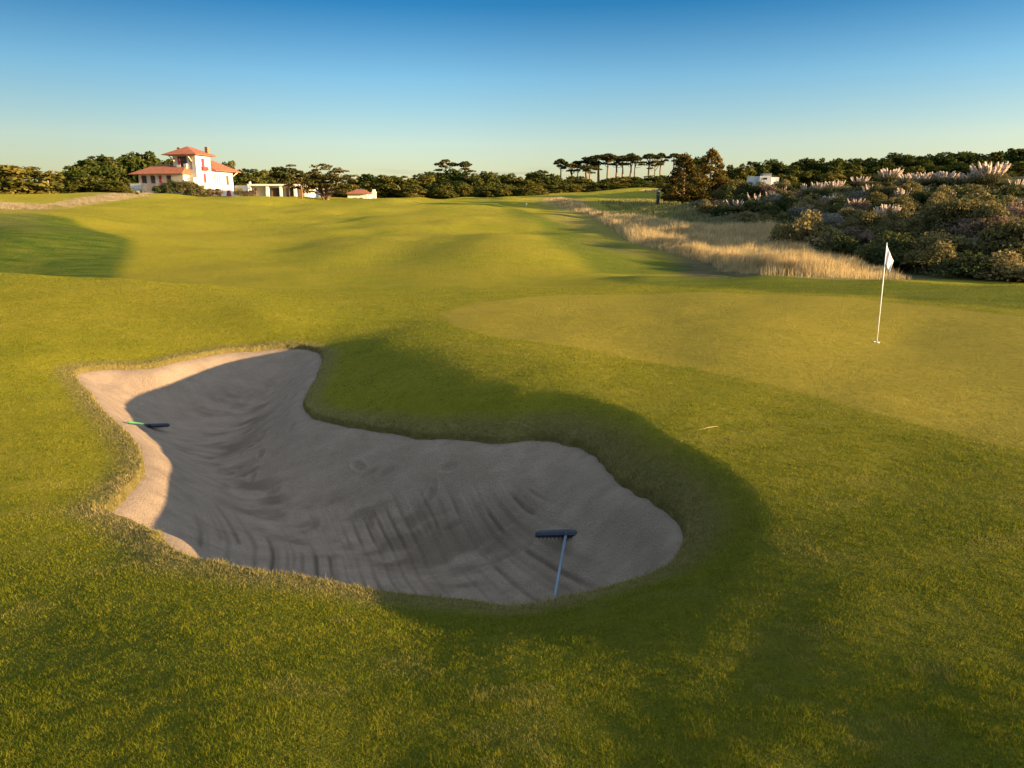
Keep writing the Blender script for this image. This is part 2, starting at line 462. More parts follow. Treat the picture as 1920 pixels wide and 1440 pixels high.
rough_f = [(v, y_) for v, y_ in ((8, 33), (30, 33), (80, 36), (120, 60), (120, 140), (40, 140), (22, 95), (17, 70), (12, 50))]
G_green = zone_mask(green_z, .16)
G_rough_shade = np.maximum.reduce([zone_mask(rough_l, .5), zone_mask(rough_m, .6) * .8, zone_mask(shadow_b, .5) * .8])  # rough turf plus the painted shadow band
G_wild = zone_mask(np.array(rough_f), 1.0)
hx, hy = XX, YY
G_dry = smooth(.45, .05, SD) * (SD > -.5)       # straw coloured turf round the bunker rim
G_soil = smooth(-.02, -.07, SDw)
straw = [zone(q_, 0) for q_ in (FESCUE, LEFTDRY, [(1050,402),(1110,418),(1150,428),(1120,432),(1060,414)], [(1120,452),(1190,468),(1240,482),(1180,478)], [(-80,392),(90,398),(60,430),(-80,428)])]
G_dry = np.maximum.reduce([np.clip(G_dry, 0, 1)] + [zone_mask(q_, 1.2) * a_ for q_, a_ in zip(straw, (1, 1, .8, .6, .35))])
ZONE = np.stack([G_rough_shade, G_green, G_dry, G_wild], -1)

t = NT('turf')
z = t.add('ShaderNodeAttribute'); z.attribute_name = 'zone'
sep = t.add('ShaderNodeSeparateColor'); t.t.links.new(z.outputs['Color'], sep.inputs[0])
zr, zg, zd, zw = sep.outputs[0], sep.outputs[1], sep.outputs[2], z.outputs['Alpha']
nbig = t.noise(.12, 4); nmid = t.noise(.9, 5, .6); nfine = t.noise(14, 5, .65); nst = t.noise(1.0, 5, .6, t.scaled((.5, 1.6, 1)))
fair = t.mix(t.ramp(nmid, .32, .68), (.215, .205, .012), (.285, .245, .018))
fair = t.mix(t.math('MULTIPLY', t.ramp(nbig, .4, .65), .6), fair, (.30, .235, .024))
grn = t.mix(t.ramp(nst, .3, .7), (.295, .238, .024), (.335, .256, .032))
rgh_shade = t.mix(t.ramp(nst, .35, .7), (.055, .098, .006), (.150, .155, .018))
wild = t.mix(t.ramp(nmid, .35, .65), (.050, .060, .020), (.150, .115, .055))
dry = t.mix(t.ramp(nfine, .3, .7), (.16, .12, .045), (.30, .22, .10))
c = t.mix(zg, fair, grn)
c = t.mix(zr, c, rgh_shade)
c = t.mix(zw, c, wild)
c = t.mix(t.attr('thatch'), c, t.mix(t.ramp(nfine, .3, .7), (.022, .044, .005), (.090, .098, .012)))
c = t.mix(t.math('MULTIPLY', zd, .7), c, dry)
c = t.mix(t.math('MULTIPLY', t.ramp(t.noise(5.5, 5, .7), .38, .70), .5), c, t.mix(1.0, c, (.55, .6, .5), 'MULTIPLY'))
c = t.mix(t.attr('soil'), c, t.mix(t.ramp(nfine, .3, .7), (.10, .065, .035), (.22, .15, .085)))
bh = t.math('ADD', t.math('ADD', t.noise(60, 3, .6), t.math('MULTIPLY', nfine, 1.5)), t.math('MULTIPLY', t.noise(3.2, 4, .65), 2.2))
MAT_TURF = t.principled(c, .95, .05, t.bump(bh, .10, .9))

ni, nj = len(UG), len(YG)
idx = np.arange(ni * nj).reshape(ni, nj)
F = np.stack([idx[:-1, :-1], idx[1:, :-1], idx[1:, 1:], idx[:-1, 1:]], -1).reshape(-1, 4)
V = np.stack([XX, YY, ZG], -1).reshape(-1, 3)
# ground behind the camera
xb = np.array([-60, 0, 60.]); extra = []
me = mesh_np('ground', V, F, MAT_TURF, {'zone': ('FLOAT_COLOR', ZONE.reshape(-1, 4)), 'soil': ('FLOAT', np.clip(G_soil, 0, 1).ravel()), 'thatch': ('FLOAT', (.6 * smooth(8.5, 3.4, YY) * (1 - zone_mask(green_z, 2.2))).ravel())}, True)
tag(link('ground', me), 'rolling mown golf course turf', 'ground', kind='structure')

# ------------------------------------------------------------------ bunker sand
gx = np.arange(x0 + 1.3, x1 - 1.3, .016); gy = np.arange(y0 + 1.3, y1 - 1.3, .02)
GX, GY = np.meshgrid(gx, gy, indexing='ij')
sd_c = rim_sd(*np.meshgrid(gx[::4], gy[::4], indexing='ij'))
sd = catmull(gy[::4], catmull(gx[::4], sd_c, gx).T.copy(), gy).T
dep = np.clip(-sd, 0, None)
rim_side = np.where((rimd[:, 1] < 6.6) & (rimd[:, 0] > -2.75), .7, np.where((rimd[:, 0] < -2.75) & (rimd[:, 0] < -.45 * rimd[:, 1]), 1.15, 1.5))
swc = np.empty((len(gx[::8]), len(gy[::8])))
for i_, gxx in enumerate(gx[::8]):
    d_ = np.hypot(gxx - rimd[None, :, 0], gy[::8][:, None] - rimd[None, :, 1]); k_ = np.exp(-(d_ - d_.min(1, keepdims=True)) / .3)
    swc[i_] = (k_ @ rim_side) / k_.sum(1)
sandw = catmull(gy[::8], catmull(gx[::8], swc, gx).T.copy(), gy).T
fl = smooth(0, 1.0, dep / sandw)
zs = ground(GX, GY, ZB) - .05 - .70 * fl - .05 * smooth(1, 2.2, dep)
def blur(A_, r, ax):
    A_ = np.moveaxis(A_, ax, 0); Pd = np.pad(A_, ((r + 1, r), (0, 0)), mode='edge'); cs = np.cumsum(Pd, 0)
    return np.moveaxis((cs[2 * r + 1:] - cs[:-2 * r - 1]) / (2 * r + 1), 0, ax)
zb_ = zs
for _ in range(3): zb_ = blur(blur(zb_, 22, 0), 18, 1)
zs = zs + (zb_ - zs) * smooth(.15, .6, dep)
# rake furrows curving across the front floor, and trampled marks
ang = .35 + .5 * smooth(-4.5, 0, GX)
ph = GX * .86 + GY * .50 + .35 * np.sin(GX * .7 + 1) + .12 * vnoise(GX / 1.3, GY / 1.3)
fur = np.sin(ph * 2 * np.pi / .085) * .35 + np.sin(ph * 2 * np.pi / .23 + 1.3) * .65
fmask = smooth(9.0, 7.8, GY) * smooth(.4, .9, dep) * (.55 + .45 * smooth(-.3, .4, vnoise(GX / .8, GY / .8 + 4)))
ln = np.round(ph / .17); lstr = .35 + .65 * np.abs(vnoise(ln * 3.7, ln * 0 + 2.2)) * 1.4
deepf = np.exp(-((ph - ln * .17) / .020) ** 2) * np.clip(lstr, 0, 1)
brk = smooth(-.35, .15, vnoise(GX / .6 + 7, GY / .45))
zs = zs + fmask * (.010 * fur - .026 * deepf * brk)
trm = smooth(.15, .6, dep)
foot = np.zeros_like(zs)
for fx_, fy_, fa_ in [(rng.uniform(-4.5, 1.0), rng.uniform(7.5, 13), rng.uniform(0, 3.14)) for _ in range(90)]:
    qx = (GX[:, 0] - fx_); i0 = np.where(abs(qx) < .25)[0]; j0 = np.where(abs(GY[0] - fy_) < .25)[0]
    if len(i0) and len(j0):
        dx_ = qx[i0][:, None]; dy_ = (GY[0, j0] - fy_)[None]
        a1 = dx_ * math.cos(fa_) + dy_ * math.sin(fa_); a2 = -dx_ * math.sin(fa_) + dy_ * math.cos(fa_)
        e2 = (a1 / .13) ** 2 + (a2 / .055) ** 2
        foot[np.ix_(i0, j0)] += -.022 * np.exp(-e2 ** 2) + .012 * np.exp(-((np.sqrt(e2) - 1.35) / .3) ** 2)
zs = zs + foot * trm * (1 - .7 * fmask)
zs = zs + trm * (.012 * fbm(GX / .35, GY / .25, 4) + .02 * vnoise(GX / .9, GY / .6) + .014 * fbm(GX / .22 + 5, GY / .16, 3)) * (1 - .6 * fmask) + .003 * fbm(GX / .06, GY / .06, 2)
keep = sd < .22
ii = np.arange(GX.size).reshape(GX.shape)
Fq = np.stack([ii[:-1, :-1], ii[1:, :-1], ii[1:, 1:], ii[:-1, 1:]], -1).reshape(-1, 4)
kf = keep.ravel()[Fq].all(1); Fq = Fq[kf]
used = np.unique(Fq); remap = np.zeros(GX.size, int); remap[used] = np.arange(len(used))
groove_shade = fmask * np.clip(deepf * brk * 1.1 + np.clip(-fur, 0, 1) * .5, 0, 1)  # rake lines: moist sand, with crease shade painted into the colour
damp_shade = smooth(.1, .5, (.55 * fbm(GX / 2.2 + 3, GY / 1.5 + 8, 3) + .45 * fbm(GX / .45, GY / .22, 4)) + 1.0 * np.exp(-((GX + .1) / 1.7) ** 2 - ((GY - 7.75) / .7) ** 2) + .5 * np.exp(-((GX + 3.1) / 1.2) ** 2 - ((GY - 11.6) / 1.0) ** 2)) * smooth(.5, 1.3, dep)
damp_shade = np.clip(np.maximum(damp_shade * .72 + groove_shade * .4, groove_shade) + np.clip(-foot, 0, .02) * 11, 0, 1)
t = NT('sand')
nf = t.noise(45, 4, .6); nm = t.noise(2.5, 5, .6, t.scaled((1, 1.6, 1))); nb = t.noise(.6, 3)
c = t.mix(t.ramp(nm, .3, .7), (.262, .190, .128), (.345, .255, .178))
c = t.mix(t.math('MULTIPLY', t.attr('damp_shade'), .9), c, (.115, .080, .053))
ng = t.noise(120, 2, .7)
c = t.mix(t.math('MULTIPLY', t.ramp(ng, .45, .7), .45), c, t.mix(1.0, c, (.62, .60, .58), 'MULTIPLY'))
c = t.mix(t.math('MULTIPLY', t.ramp(nf, .5, .72), .5), c, (.15, .115, .085))
MAT_SAND = t.principled(c, .95, .05, t.bump(t.math('ADD', nf, t.math('MULTIPLY', ng, .5)), .03, 1.0))
V = np.stack([GX, GY, zs], -1).reshape(-1, 3)[used]
me = mesh_np('bunker_sand', V, remap[Fq], MAT_SAND, {'damp_shade': ('FLOAT', damp_shade.ravel()[used])}, True)
tag(link('bunker_sand', me), 'raked pale sand floor of the bunker', 'sand', kind='structure')
def sand_z(x, y):
    i = np.clip(np.searchsorted(gx, x), 0, len(gx) - 1); j = np.clip(np.searchsorted(gy, y), 0, len(gy) - 1)
    return zs[i, j]

# ------------------------------------------------------------------ turf blades close to the camera
def blades(xs, ys_, zz, hgt, wid, lean=.5, segs=1, seedhead=False):
    """thin upright blades as one triangle (or a bent pair); returns V, F, rnd"""
    n = len(xs)
    a = rng.random(n) * 2 * np.pi; la = rng.random(n) * 2 * np.pi
    dx, dy = np.cos(a) * wid / 2, np.sin(a) * wid / 2
    ln = hgt * lean * rng.random(n)
    tx, ty = xs + np.cos(la) * ln, ys_ + np.sin(la) * ln
    b0 = np.stack([xs - dx, ys_ - dy, zz], 1); b1 = np.stack([xs + dx, ys_ + dy, zz], 1)
    tp = np.stack([tx, ty, zz + hgt], 1)
    if segs == 1:
        V = np.stack([b0, b1, tp], 1).reshape(-1, 3); F = np.arange(3 * n).reshape(-1, 3); k = 3
    else:
        mx, my = xs + np.cos(la) * ln * .35, ys_ + np.sin(la) * ln * .35
        m0 = np.stack([mx - dx * segs, my - dy * segs, zz + hgt * .62], 1); m1 = np.stack([mx + dx * segs, my + dy * segs, zz + hgt * .62], 1)
        V = np.stack([b0, b1, m1, m0, tp], 1).reshape(-1, 3); i = np.arange(n)[:, None] * 5
        F = np.concatenate([i + np.array([[0, 1, 2]]), i + np.array([[0, 2, 3]]), i + np.array([[3, 2, 4]])]); k = 5
    return V, F, np.repeat(rng.random(n), k)

def grass_mat(name, cols, trans=.35, scl=(1.2, 9), alt=None):
    t = NT(name)
    r = t.attr('rnd'); n1 = t.noise(scl[0], 4); n2 = t.noise(scl[1], 3)
    k = t.math('ADD', t.math('MULTIPLY', r, .42), t.math('MULTIPLY', t.math('ADD', n1, n2), .29))
    c1 = t.mix(t.ramp(k, .25, .48), cols[0], cols[1])
    c = t.mix(t.ramp(k, .48, .72), c1, cols[2])
    if alt: c = t.mix(t.attr('dry'), c, t.mix(r, alt[0], alt[1]))
    d = t.add('ShaderNodeBsdfDiffuse'); t.put(d.inputs[0], c)
    tr = t.add('ShaderNodeBsdfTranslucent'); t.put(tr.inputs[0], c)
    mx = t.add('ShaderNodeMixShader'); mx.inputs[0].default_value = trans
    t.t.links.new(d.outputs[0], mx.inputs[1]); t.t.links.new(tr.outputs[0], mx.inputs[2]); t.t.links.new(mx.outputs[0], t.out.inputs[0])
    return t.m

NB = 1250000
uu = rng.uniform(-1.0, 1.0, NB); vv = np.exp(rng.uniform(math.log(1.55), math.log(26), NB))
bx, by = uu * vv, vv
sdb = gs(SDw, uu, vv); gz = gs(G_green, uu, vv)
keep = (sdb > -.045) & (rng.random(NB) > gz * .93)
bx, by, sdb, gz = bx[keep], by[keep], sdb[keep], gz[keep]
bz = ground(bx, by) - .004
n1 = fbm(bx / .35, by / .35, 3); n2 = vnoise(bx / .07, by / .07)
hgt = .68 * (.017 + .010 * np.clip(n1 + .5, 0, 1) + .008 * np.clip(n2, -.5, 1)) * (.6 + .8 * rng.random(len(bx))) * (1 - .6 * gz)
edge = np.exp(-(np.clip(sdb, 0, None) / .16) ** 2)
hgt = hgt * (1 + edge * (.7 + 1.6 * np.clip(vnoise(bx / .11, by / .11) + .1, 0, 1)))
wid = np.clip(.0009 * by, .0021, .02)
Vb, Fb, rb = blades(bx, by, bz, hgt, wid, 1.1)
dryb = np.clip(np.clip(smooth(.55, .0, sdb) * .75, 0, 1) * (rng.random(len(bx)) < .75) + (fbm(bx / .5 + 7, by / .4, 3) > .36) * .32 * (rng.random(len(bx)) < .6), 0, 1)
MAT_BLADE = grass_mat('turf_blades', [(.024, .056, .004), (.122, .146, .008), (.300, .240, .022)], .4, (2.2, 16), ((.22, .16, .06), (.42, .31, .15)))
me = mesh_np('turf_blades', Vb, Fb, MAT_BLADE, {'rnd': ('FLOAT', rb), 'dry': ('FLOAT', np.repeat(dryb, 3))})
tag(link('turf_grass', me), 'short mown grass blades covering the turf around the bunker', 'grass', kind='stuff')

# ------------------------------------------------------------------ tall dry grasses
def poly_sample(poly, n):
    p = np.array(poly, float); out = []
    lo, hi = p.min(0), p.max(0); tot = 0
    while tot < n:
        q = rng.uniform(lo, hi, (n * 2, 2)); q = q[inside(poly, q[:, 0], q[:, 1])]
        out.append(q); tot += len(q)
    return np.concatenate(out)[:n]
def tall_grass(name, poly, n, h, wid, mat, label, clump=.35, soft=9):
    q = poly_sample(poly, n)
    ed = pdist([tuple(p) for p in poly], q[:, 0], q[:, 1])
    x, y = hit(q[:, 0], q[:, 1], ZG)
    keep = ((fbm(x / 2.2, y / 2.2, 3) + .45 * rng.random(n)) > -clump) & (rng.random(n) < .12 + ed / soft) & (vnoise(x / .7, y / .7) + ed / soft > -.1)
    x, y, ed = x[keep], y[keep], ed[keep]
    hh = h * np.clip(.4 + ed / soft * .5, .4, 1) * (.45 + .8 * rng.random(len(x))) * (1 + .45 * vnoise(x / 1.5, y / 1.5) + .3 * vnoise(x / .4, y / .4))
    V, F, r = blades(x, y, ground(x, y) - .02, hh, wid * np.clip(y / 45, .6, 3), .45, 1.5)
    me = mesh_np(name, V, F, mat, {'rnd': ('FLOAT', r)})
    return tag(link(name, me), label, 'grass', kind='stuff')
MAT_FESC = grass_mat('dry_fescue', [(.19, .15, .065), (.46, .33, .15), (.66, .49, .25)], .45, (.35, 2))
MAT_PALE = grass_mat('pale_fescue', [(.19, .15, .085), (.31, .245, .145), (.42, .34, .21)], .45, (.2, 1))
MAT_THIN = grass_mat('green_fescue', [(.07, .09, .035), (.16, .15, .06), (.34, .27, .13)], .4, (.3, 1.5))
tall_grass('tall_grass', FESCUE,
           150000, .70, .010, MAT_FESC, 'tall golden dry grass swaying between the green and the hillside', .55, 9)
tall_grass('tall_grass', LEFTDRY,
           60000, .30, .008, MAT_PALE, 'tall pale straw grass on the rise below the left trees', .5)
tall_grass('tall_grass', [(1195,356),(1310,352),(1300,362),(1210,363)], 4500, .6, .03, MAT_FESC, 'dry golden grass beside the dark litter bin', .8)
tall_grass('tall_grass', [(1110,372),(1290,366),(1330,405),(1390,424),(1290,424),(1200,405),(1140,398)], 15000, .35, .014, MAT_THIN, 'thin greenish grass in the shaded hollow below the hillside', .15)
tall_grass('tall_grass', [(1400,430),(1500,455),(1600,490),(1760,522),(1925,532),(1925,505),(1700,470),(1500,430)], 14000, .5, .016, MAT_THIN, 'dark rough grass at the foot of the shrubby hillside', .2)

# ------------------------------------------------------------------ foliage
def cards(P, N, size, spread=.8, asp=1.5):
    n = len(P)
    N = N / (np.linalg.norm(N, axis=1, keepdims=True) + 1e-9) + rng.normal(0, spread, (n, 3))
    N /= np.linalg.norm(N, axis=1, keepdims=True) + 1e-9
    a = np.cross(N, rng.normal(0, 1, (n, 3))); a /= np.linalg.norm(a, axis=1, keepdims=True) + 1e-9
    b = np.cross(N, a)
    sz = (size * (.55 + .9 * rng.random(n)))[:, None]
    V = np.stack([P - a * sz * asp * .5, P - b * sz * .42 + a * sz * .1, P + a * sz * asp * .5, P + b * sz * .42 + a * sz * .1], 1).reshape(-1, 3)
    return V, np.arange(4 * n).reshape(-1, 4), np.repeat(rng.random(n), 4)
def lobes_mesh(name, lobes, n, size, mat, fill=.25, spread=.8):
    L = np.array(lobes, float)             # cx cy cz rx ry rz
    ar = (L[:, 3] * L[:, 4] + L[:, 3] * L[:, 5] + L[:, 4] * L[:, 5]); ar /= ar.sum()
    k = rng.choice(len(L), n, p=ar)
    d = rng.normal(0, 1, (n, 3)); d /= np.linalg.norm(d, axis=1, keepdims=True)
    d[:, 2] = np.where(d[:, 2] < -.35, -d[:, 2] * rng.random(n), d[:, 2])
    rr = np.where(rng.random(n) < fill, rng.uniform(.3, .85, n), rng.normal(.95, .09, n))
    lob = L[k]
    tone = rng.random(len(L))[k]
    P = lob[:, :3] + d * rr[:, None] * lob[:, 3:]
    V, F, r = cards(P, d / lob[:, 3:], size, spread)
    return mesh_np(name, V, F, mat, {'rnd': ('FLOAT', np.clip(r * .55 + np.repeat(tone, 4) * .45, 0, 1))})

bark = plain('bark', (.16, .105, .07), .9, .1, .35, 2.5)
barkl = plain('pale_bark', (.17, .11, .07), .9, .1, .3, 2.5)
LM = {
 'bushy': leaf_mat('bushy_leaves', (.030, .042, .008), (.086, .084, .016), (.180, .132, .030), .3, .25),
 'dark': leaf_mat('dark_leaves', (.016, .028, .007), (.045, .058, .012), (.115, .095, .022), .25, .25),
 'umb': leaf_mat('pine_needles', (.018, .028, .010), (.050, .052, .014), (.105, .080, .024), .25, .4),
 'cyp': leaf_mat('cypress_leaves', (.036, .034, .009), (.105, .072, .017), (.190, .112, .028), .3, .4),
 'cypd': leaf_mat('dark_cypress_leaves', (.020, .028, .008), (.062, .060, .015), (.150, .100, .028), .25, .4),
 'wispy': leaf_mat('reddish_leaves', (.10, .06, .04), (.17, .10, .06), (.26, .17, .11), .3, .4),
}
def dome_lobes(w_, h_, z0, n, r0, r1, flat=.8):
    out = []
    for i in range(n):
        q = math.sqrt(random.random()); a = random.random() * 6.283
        zmax = z0 + (h_ - z0) * (1 - q ** 2.4 * .72) ** .6
        r = random.uniform(r0, r1)
        zc = z0 + (zmax - r * flat - z0) * (random.random() ** .55)
        out.append((math.cos(a) * q * (w_ / 2 - r * .7), math.sin(a) * q * (w_ / 2 - r * .7), max(zc, r * flat * .6), r, r, r * flat))
    return out

def make_tree(kind, var):
    """a tree of its kind around its own origin: crown and trunk parts; returns root, width, height"""
    random.seed(hash((kind == 'dark', var)) % 1000 + len(kind) * 31 + var)
    root = bpy.data.objects.new('tree', None); COL.objects.link(root)
    tr = MB(); nm = 'crown'
    if kind in ('bushy', 'dark'):
        W_, H_ = 8.0, 7.5
        lob = dome_lobes(W_, H_, .1, 26, .9, 1.8, .8) + dome_lobes(W_ * .85, H_ * 1.03, H_ * .45, 22, .4, .8, .8)
        me = lobes_mesh(nm, lob, 4200, .38, LM[kind])
        tr.tube([(0, 0, -.5), (.1, 0, 1.5), (.3, .1, 3.5), (.2, .2, 5)], [.3, .25, .17, .06])
        for k in range(6):
            a = k * 1.05 + random.random(); z_ = random.uniform(1, 2.5)
            tr.tube([(.1, 0, z_), (math.cos(a) * 1.3, math.sin(a) * 1.3, z_ + 1.2), (math.cos(a) * 2.6, math.sin(a) * 2.6, z_ + 2.0)], [.13, .09, .03], 5)
    elif kind == 'umb':
        W_, H_ = 5.0, 12.0
        bend = random.uniform(-.5, .5)
        tr.tube([(0, 0, -.5), (bend * .3, 0, 3), (bend, .1, 6.5), (bend * .8, 0, 10.2)], [.26, .22, .17, .07])
        lob = []
        for k in range(9):
            a = random.random() * 6.283; q = random.uniform(.5, 1.75); z_ = 11.1 - .28 * q * q + random.uniform(-.35, .25)
            if k > 6: z_ -= random.uniform(1.0, 2.2)
            c_ = (bend * .8 + math.cos(a) * q, math.sin(a) * q, z_)
            lob.append((*c_, random.uniform(.6, 1.05), random.uniform(.6, 1.05), random.uniform(.38, .55)))
            tr.tube([(bend * .85, .05, random.uniform(7.2, 9.6) if k <= 6 else z_ - 1), (c_[0] * .6 + bend * .35, c_[1] * .6, z_ - .8), (c_[0], c_[1], z_ - .1)], [.09, .06, .02], 5)
        lob.append((bend * .8, 0, 11.35, .9, .9, .55))
        me = lobes_mesh(nm, lob, 1900, .30, LM['umb'], .3)
    elif kind in ('cyp', 'cypd'):
        W_, H_ = 7.0, 9.5
        tr.tube([(0, 0, -.5), (0, 0, 4), (.1, 0, 9)], [.22, .15, .03])
        lob = [(math.cos(k) * 1.7, math.sin(k) * 1.7, random.uniform(.5, 2.6), 1.2, 1.2, .7) for k in range(9)]
        for k in range(46):
            f = (k + .5) / 46; z_ = .2 + f * 8.6; rad = 3.3 * (1 - f ** 1.5) ** .85 * random.uniform(.5, 1.08) + .1
            a = k * 2.4 + random.random() * .8
            lob.append((math.cos(a) * rad, math.sin(a) * rad, z_ + rad * .15, 1.15 * (1 - .5 * f), 1.15 * (1 - .5 * f), .55))
            if k % 3 == 0: tr.tube([(0, 0, z_ - .3), (math.cos(a) * rad, math.sin(a) * rad, z_ + rad * .15)], [.08, .02], 4)
        lob += [(0, 0, 9.0, .35, .35, .7), (.2, 0, 8.2, .5, .5, .6)]
        me = lobes_mesh(nm, lob, 5200, .30, LM[kind], .3)
    elif kind == 'spread':
        W_, H_ = 12.0, 8.0
        lob = []
        for k in range(11):
            a = math.pi * (.08 + .84 * k / 10); sd_ = random.uniform(-1.6, 1.6)
            L_ = random.uniform(5.2, 6.6); ex, ez = math.cos(a) * L_ * .92, 1.2 + math.sin(a) * L_ * .92
            base = (random.uniform(-.5, .5), random.uniform(-.3, .3), -.3)
            midp = (ex * .35, sd_ * .4, .5 + ez * .42)
            tr.tube([base, (ex * .13, sd_ * .15, 1.0), midp, (ex * .75, sd_ * .8, ez * .8)], [.30, .25, .15, .05], 7)
            for j in range(7):
                f = .5 + .55 * j / 6
                lob.append((ex * f + random.uniform(-.5, .5), sd_ * f + random.uniform(-.9, .9), ez * f + random.uniform(-.2, .4), random.uniform(.6, 1.15), random.uniform(.6, 1.15), random.uniform(.25, .42)))
        lob += [(random.uniform(-4.5, 4.5), random.uniform(-2, 2), random.uniform(2.6, 5), .9, .9, .45) for _ in range(26)]
        me = lobes_mesh(nm, lob, 5200, .30, LM['cypd'], .3)
    elif kind == 'leaning':
        W_, H_ = 6.5, 7.0
        tr.tube([(0, 0, -.5), (.15, 0, 2), (.0, 0, 4), (.4, 0, 5.6)], [.26, .2, .15, .05])
        tr.tube([(.1, 0, 1.9), (.9, .2, 3.4), (1.4, .2, 4.8)], [.14, .1, .04])
        tr.tube([(.1, 0, 2.4), (-1.2, .1, 3.9), (-2.0, 0, 4.6)], [.12, .08, .03])
        lob = []
        for k in range(26):
            q = random.uniform(-1, 1); z_ = 3.6 + (1 - q * q) * random.uniform(.3, 3.0)
            lob.append((q * 2.7, random.uniform(-1.8, 1.8), z_, random.uniform(.6, 1.0), random.uniform(.6, 1.0), random.uniform(.28, .45)))
        me = lobes_mesh(nm, lob, 2300, .30, LM['cypd'], .3)
    else:      # wispy
        W_, H_ = 4.0, 6.0
        tr.tube([(0, 0, -.5), (0, 0, 2.5), (.1, 0, 4)], [.15, .1, .04])
        lob = []
        for k in range(14):
            a = random.random() * 6.283; q = random.uniform(.2, 1.5)
            lob.append((math.cos(a) * q, math.sin(a) * q, random.uniform(2.2, 5.5), .5, .5, .35))
            tr.tube([(0, 0, 2), (math.cos(a) * q, math.sin(a) * q, lob[-1][2])], [.05, .015], 4)
        me = lobes_mesh(nm, lob, 650, .24, LM['wispy'], .5)
    link('crown', me, root)
    tr.build('trunk', barkl if kind in ('umb', 'spread', 'leaning') else bark, root)
    return root, W_, H_

PROTO = {}
PEND = []      # (root, phrase, region, photo column): labels are completed at the end
NAMES = {'bushy': 'bushy_tree', 'dark': 'evergreen_tree', 'umb': 'umbrella_pine', 'cyp': 'cypress_tree', 'cypd': 'cypress_tree', 'spread': 'spreading_cypress', 'leaning': 'cypress_tree', 'wispy': 'bare_tree'}
DESC = {'bushy': 'bushy olive tree', 'dark': 'dark evergreen tree', 'umb': 'thin trunked umbrella pine', 'cyp': 'rust tinged conical cypress', 'cypd': 'dark conical cypress', 'spread': 'spreading many stemmed cypress', 'leaning': 'bare trunked flat cypress', 'wispy': 'sparse reddish tree'}
NVAR = {'bushy': 3, 'dark': 4, 'umb': 5}
cnt = {}
def place_tree(kind, px, top, Yd, wpx, region, group, phrase=None):
    v = cnt.get(kind, 0); cnt[kind] = v + 1
    key = (kind, v % NVAR.get(kind, 2))
    if key not in PROTO:
        PROTO[key] = [*make_tree(*key), True]
    p = PROTO[key]
    if p[3]: root = p[0]; p[3] = False
    else: root = copy_tree(p[0])
    u, s_ = ray(px, top); u = float(u); s_ = float(s_)
    x = u * Yd; g = float(ground(x, Yd)); h = CZ + s_ * Yd - g
    wm = wpx / FOC * Yd * (1.3 if kind in ('bushy', 'dark') else 1.45 if kind == 'umb' else 1.12)
    root.name = NAMES[kind]
    root.location = (x, Yd, g - (.45 if kind == 'bushy' else 0)); root.scale = (wm / p[1], wm / p[1], h / p[2])
    root.rotation_euler = (0, 0, 0 if kind in ('spread', 'leaning') else random.uniform(0, 6.28))
    tag(root, None, 'tree', group)
    PEND.append((root, phrase or DESC[kind], region, px))
    return root

G = 'trees left of the house'
for a in [('bushy',28,296,118,135),('bushy',-70,300,122,130),('wispy',94,312,132,32),('bushy',128,331,126,34),('dark',136,306,165,46),('dark',176,286,172,76),
          ('dark',214,289,178,64),('dark',258,281,182,80),('dark',300,290,188,62),('bushy',164,324,128,72),('bushy',200,331,126,52),('bushy',228,343,124,40),('bushy',100,338,140,44)]:
    place_tree(*a, 'left of the house', G)
G = 'trees round the white bungalow'
for a in [('dark',420,297,190,44),('dark',452,313,185,56),('dark',488,316,188,60),('dark',522,312,192,52),('bushy',470,326,176,50),('leaning',536,305,140,62),
          ('leaning',562,318,139,40),('dark',580,325,185,60),('spread',607,300,143,108),('bushy',640,338,158,40)]:
    place_tree(*a, 'around the white bungalow', G)
G = 'trees beyond the middle fairway'
for a in [('dark',662,331,192,46),('dark',690,324,188,46),('bushy',740,319,164,76),('bushy',702,333,162,44),('bushy',792,321,170,62),('dark',815,318,178,62),('dark',850,314,180,60),
          ('dark',882,321,176,54),('dark',915,320,178,52),('dark',840,336,165,70),('dark',945,322,182,48),('bushy',906,336,168,48),('bushy',965,326,178,46),('bushy',988,331,176,44),('dark',1010,316,190,48),
          ('bushy',1032,318,190,40),('bushy',1000,341,170,46),('dark',770,340,166,50)]:
    place_tree(*a, 'beyond the middle fairway', G)
random.seed(77)
for px in range(632, 1010, 17): place_tree('bushy', px + random.uniform(-6, 6), random.uniform(338, 347), random.uniform(158, 164), random.uniform(30, 44), 'along the edge of the far fairway', 'bushes edging the far fairway', 'low round bush')
for px in range(1012, 1270, 19): place_tree('bushy', px + random.uniform(-6, 6), random.uniform(337, 343), random.uniform(180, 186), random.uniform(30, 44), 'in the row below the umbrella pines', 'bushes edging the far fairway', 'low round bush')
G = 'low trees under the umbrella pines'
for a in [('bushy',1062,329,192,46),('bushy',1095,331,190,44),('dark',1082,327,200,40),('bushy',1128,335,188,46),('bushy',1165,324,192,48),('dark',1145,332,200,44),('bushy',1200,333,190,46),('dark',1225,328,196,50),('bushy',1250,332,188,44),('dark',1185,330,205,50),('dark',1255,326,200,46)]:
    place_tree(*a, 'under the umbrella pines', G)
G = 'umbrella pines on the skyline'
for a in [('umb',835,298,200,30),('umb',872,302,200,30),('umb',1052,297,230,24),('umb',1070,306,226,34),('umb',1084,304,232,20),('umb',1103,294,228,36),('umb',1124,290,232,40),('umb',1140,287,226,32),('umb',1156,292,232,32),
          ('umb',1168,291,228,28),('umb',1181,287,232,30),('umb',1192,291,226,28),('umb',1105,310,224,30),('umb',1218,288,228,36),('umb',1240,286,230,24),('umb',1229,300,226,22),('umb',1264,287,228,28)]:
    place_tree(*a, 'on the skyline', G)
G = 'cypresses at the edge of the hillside'
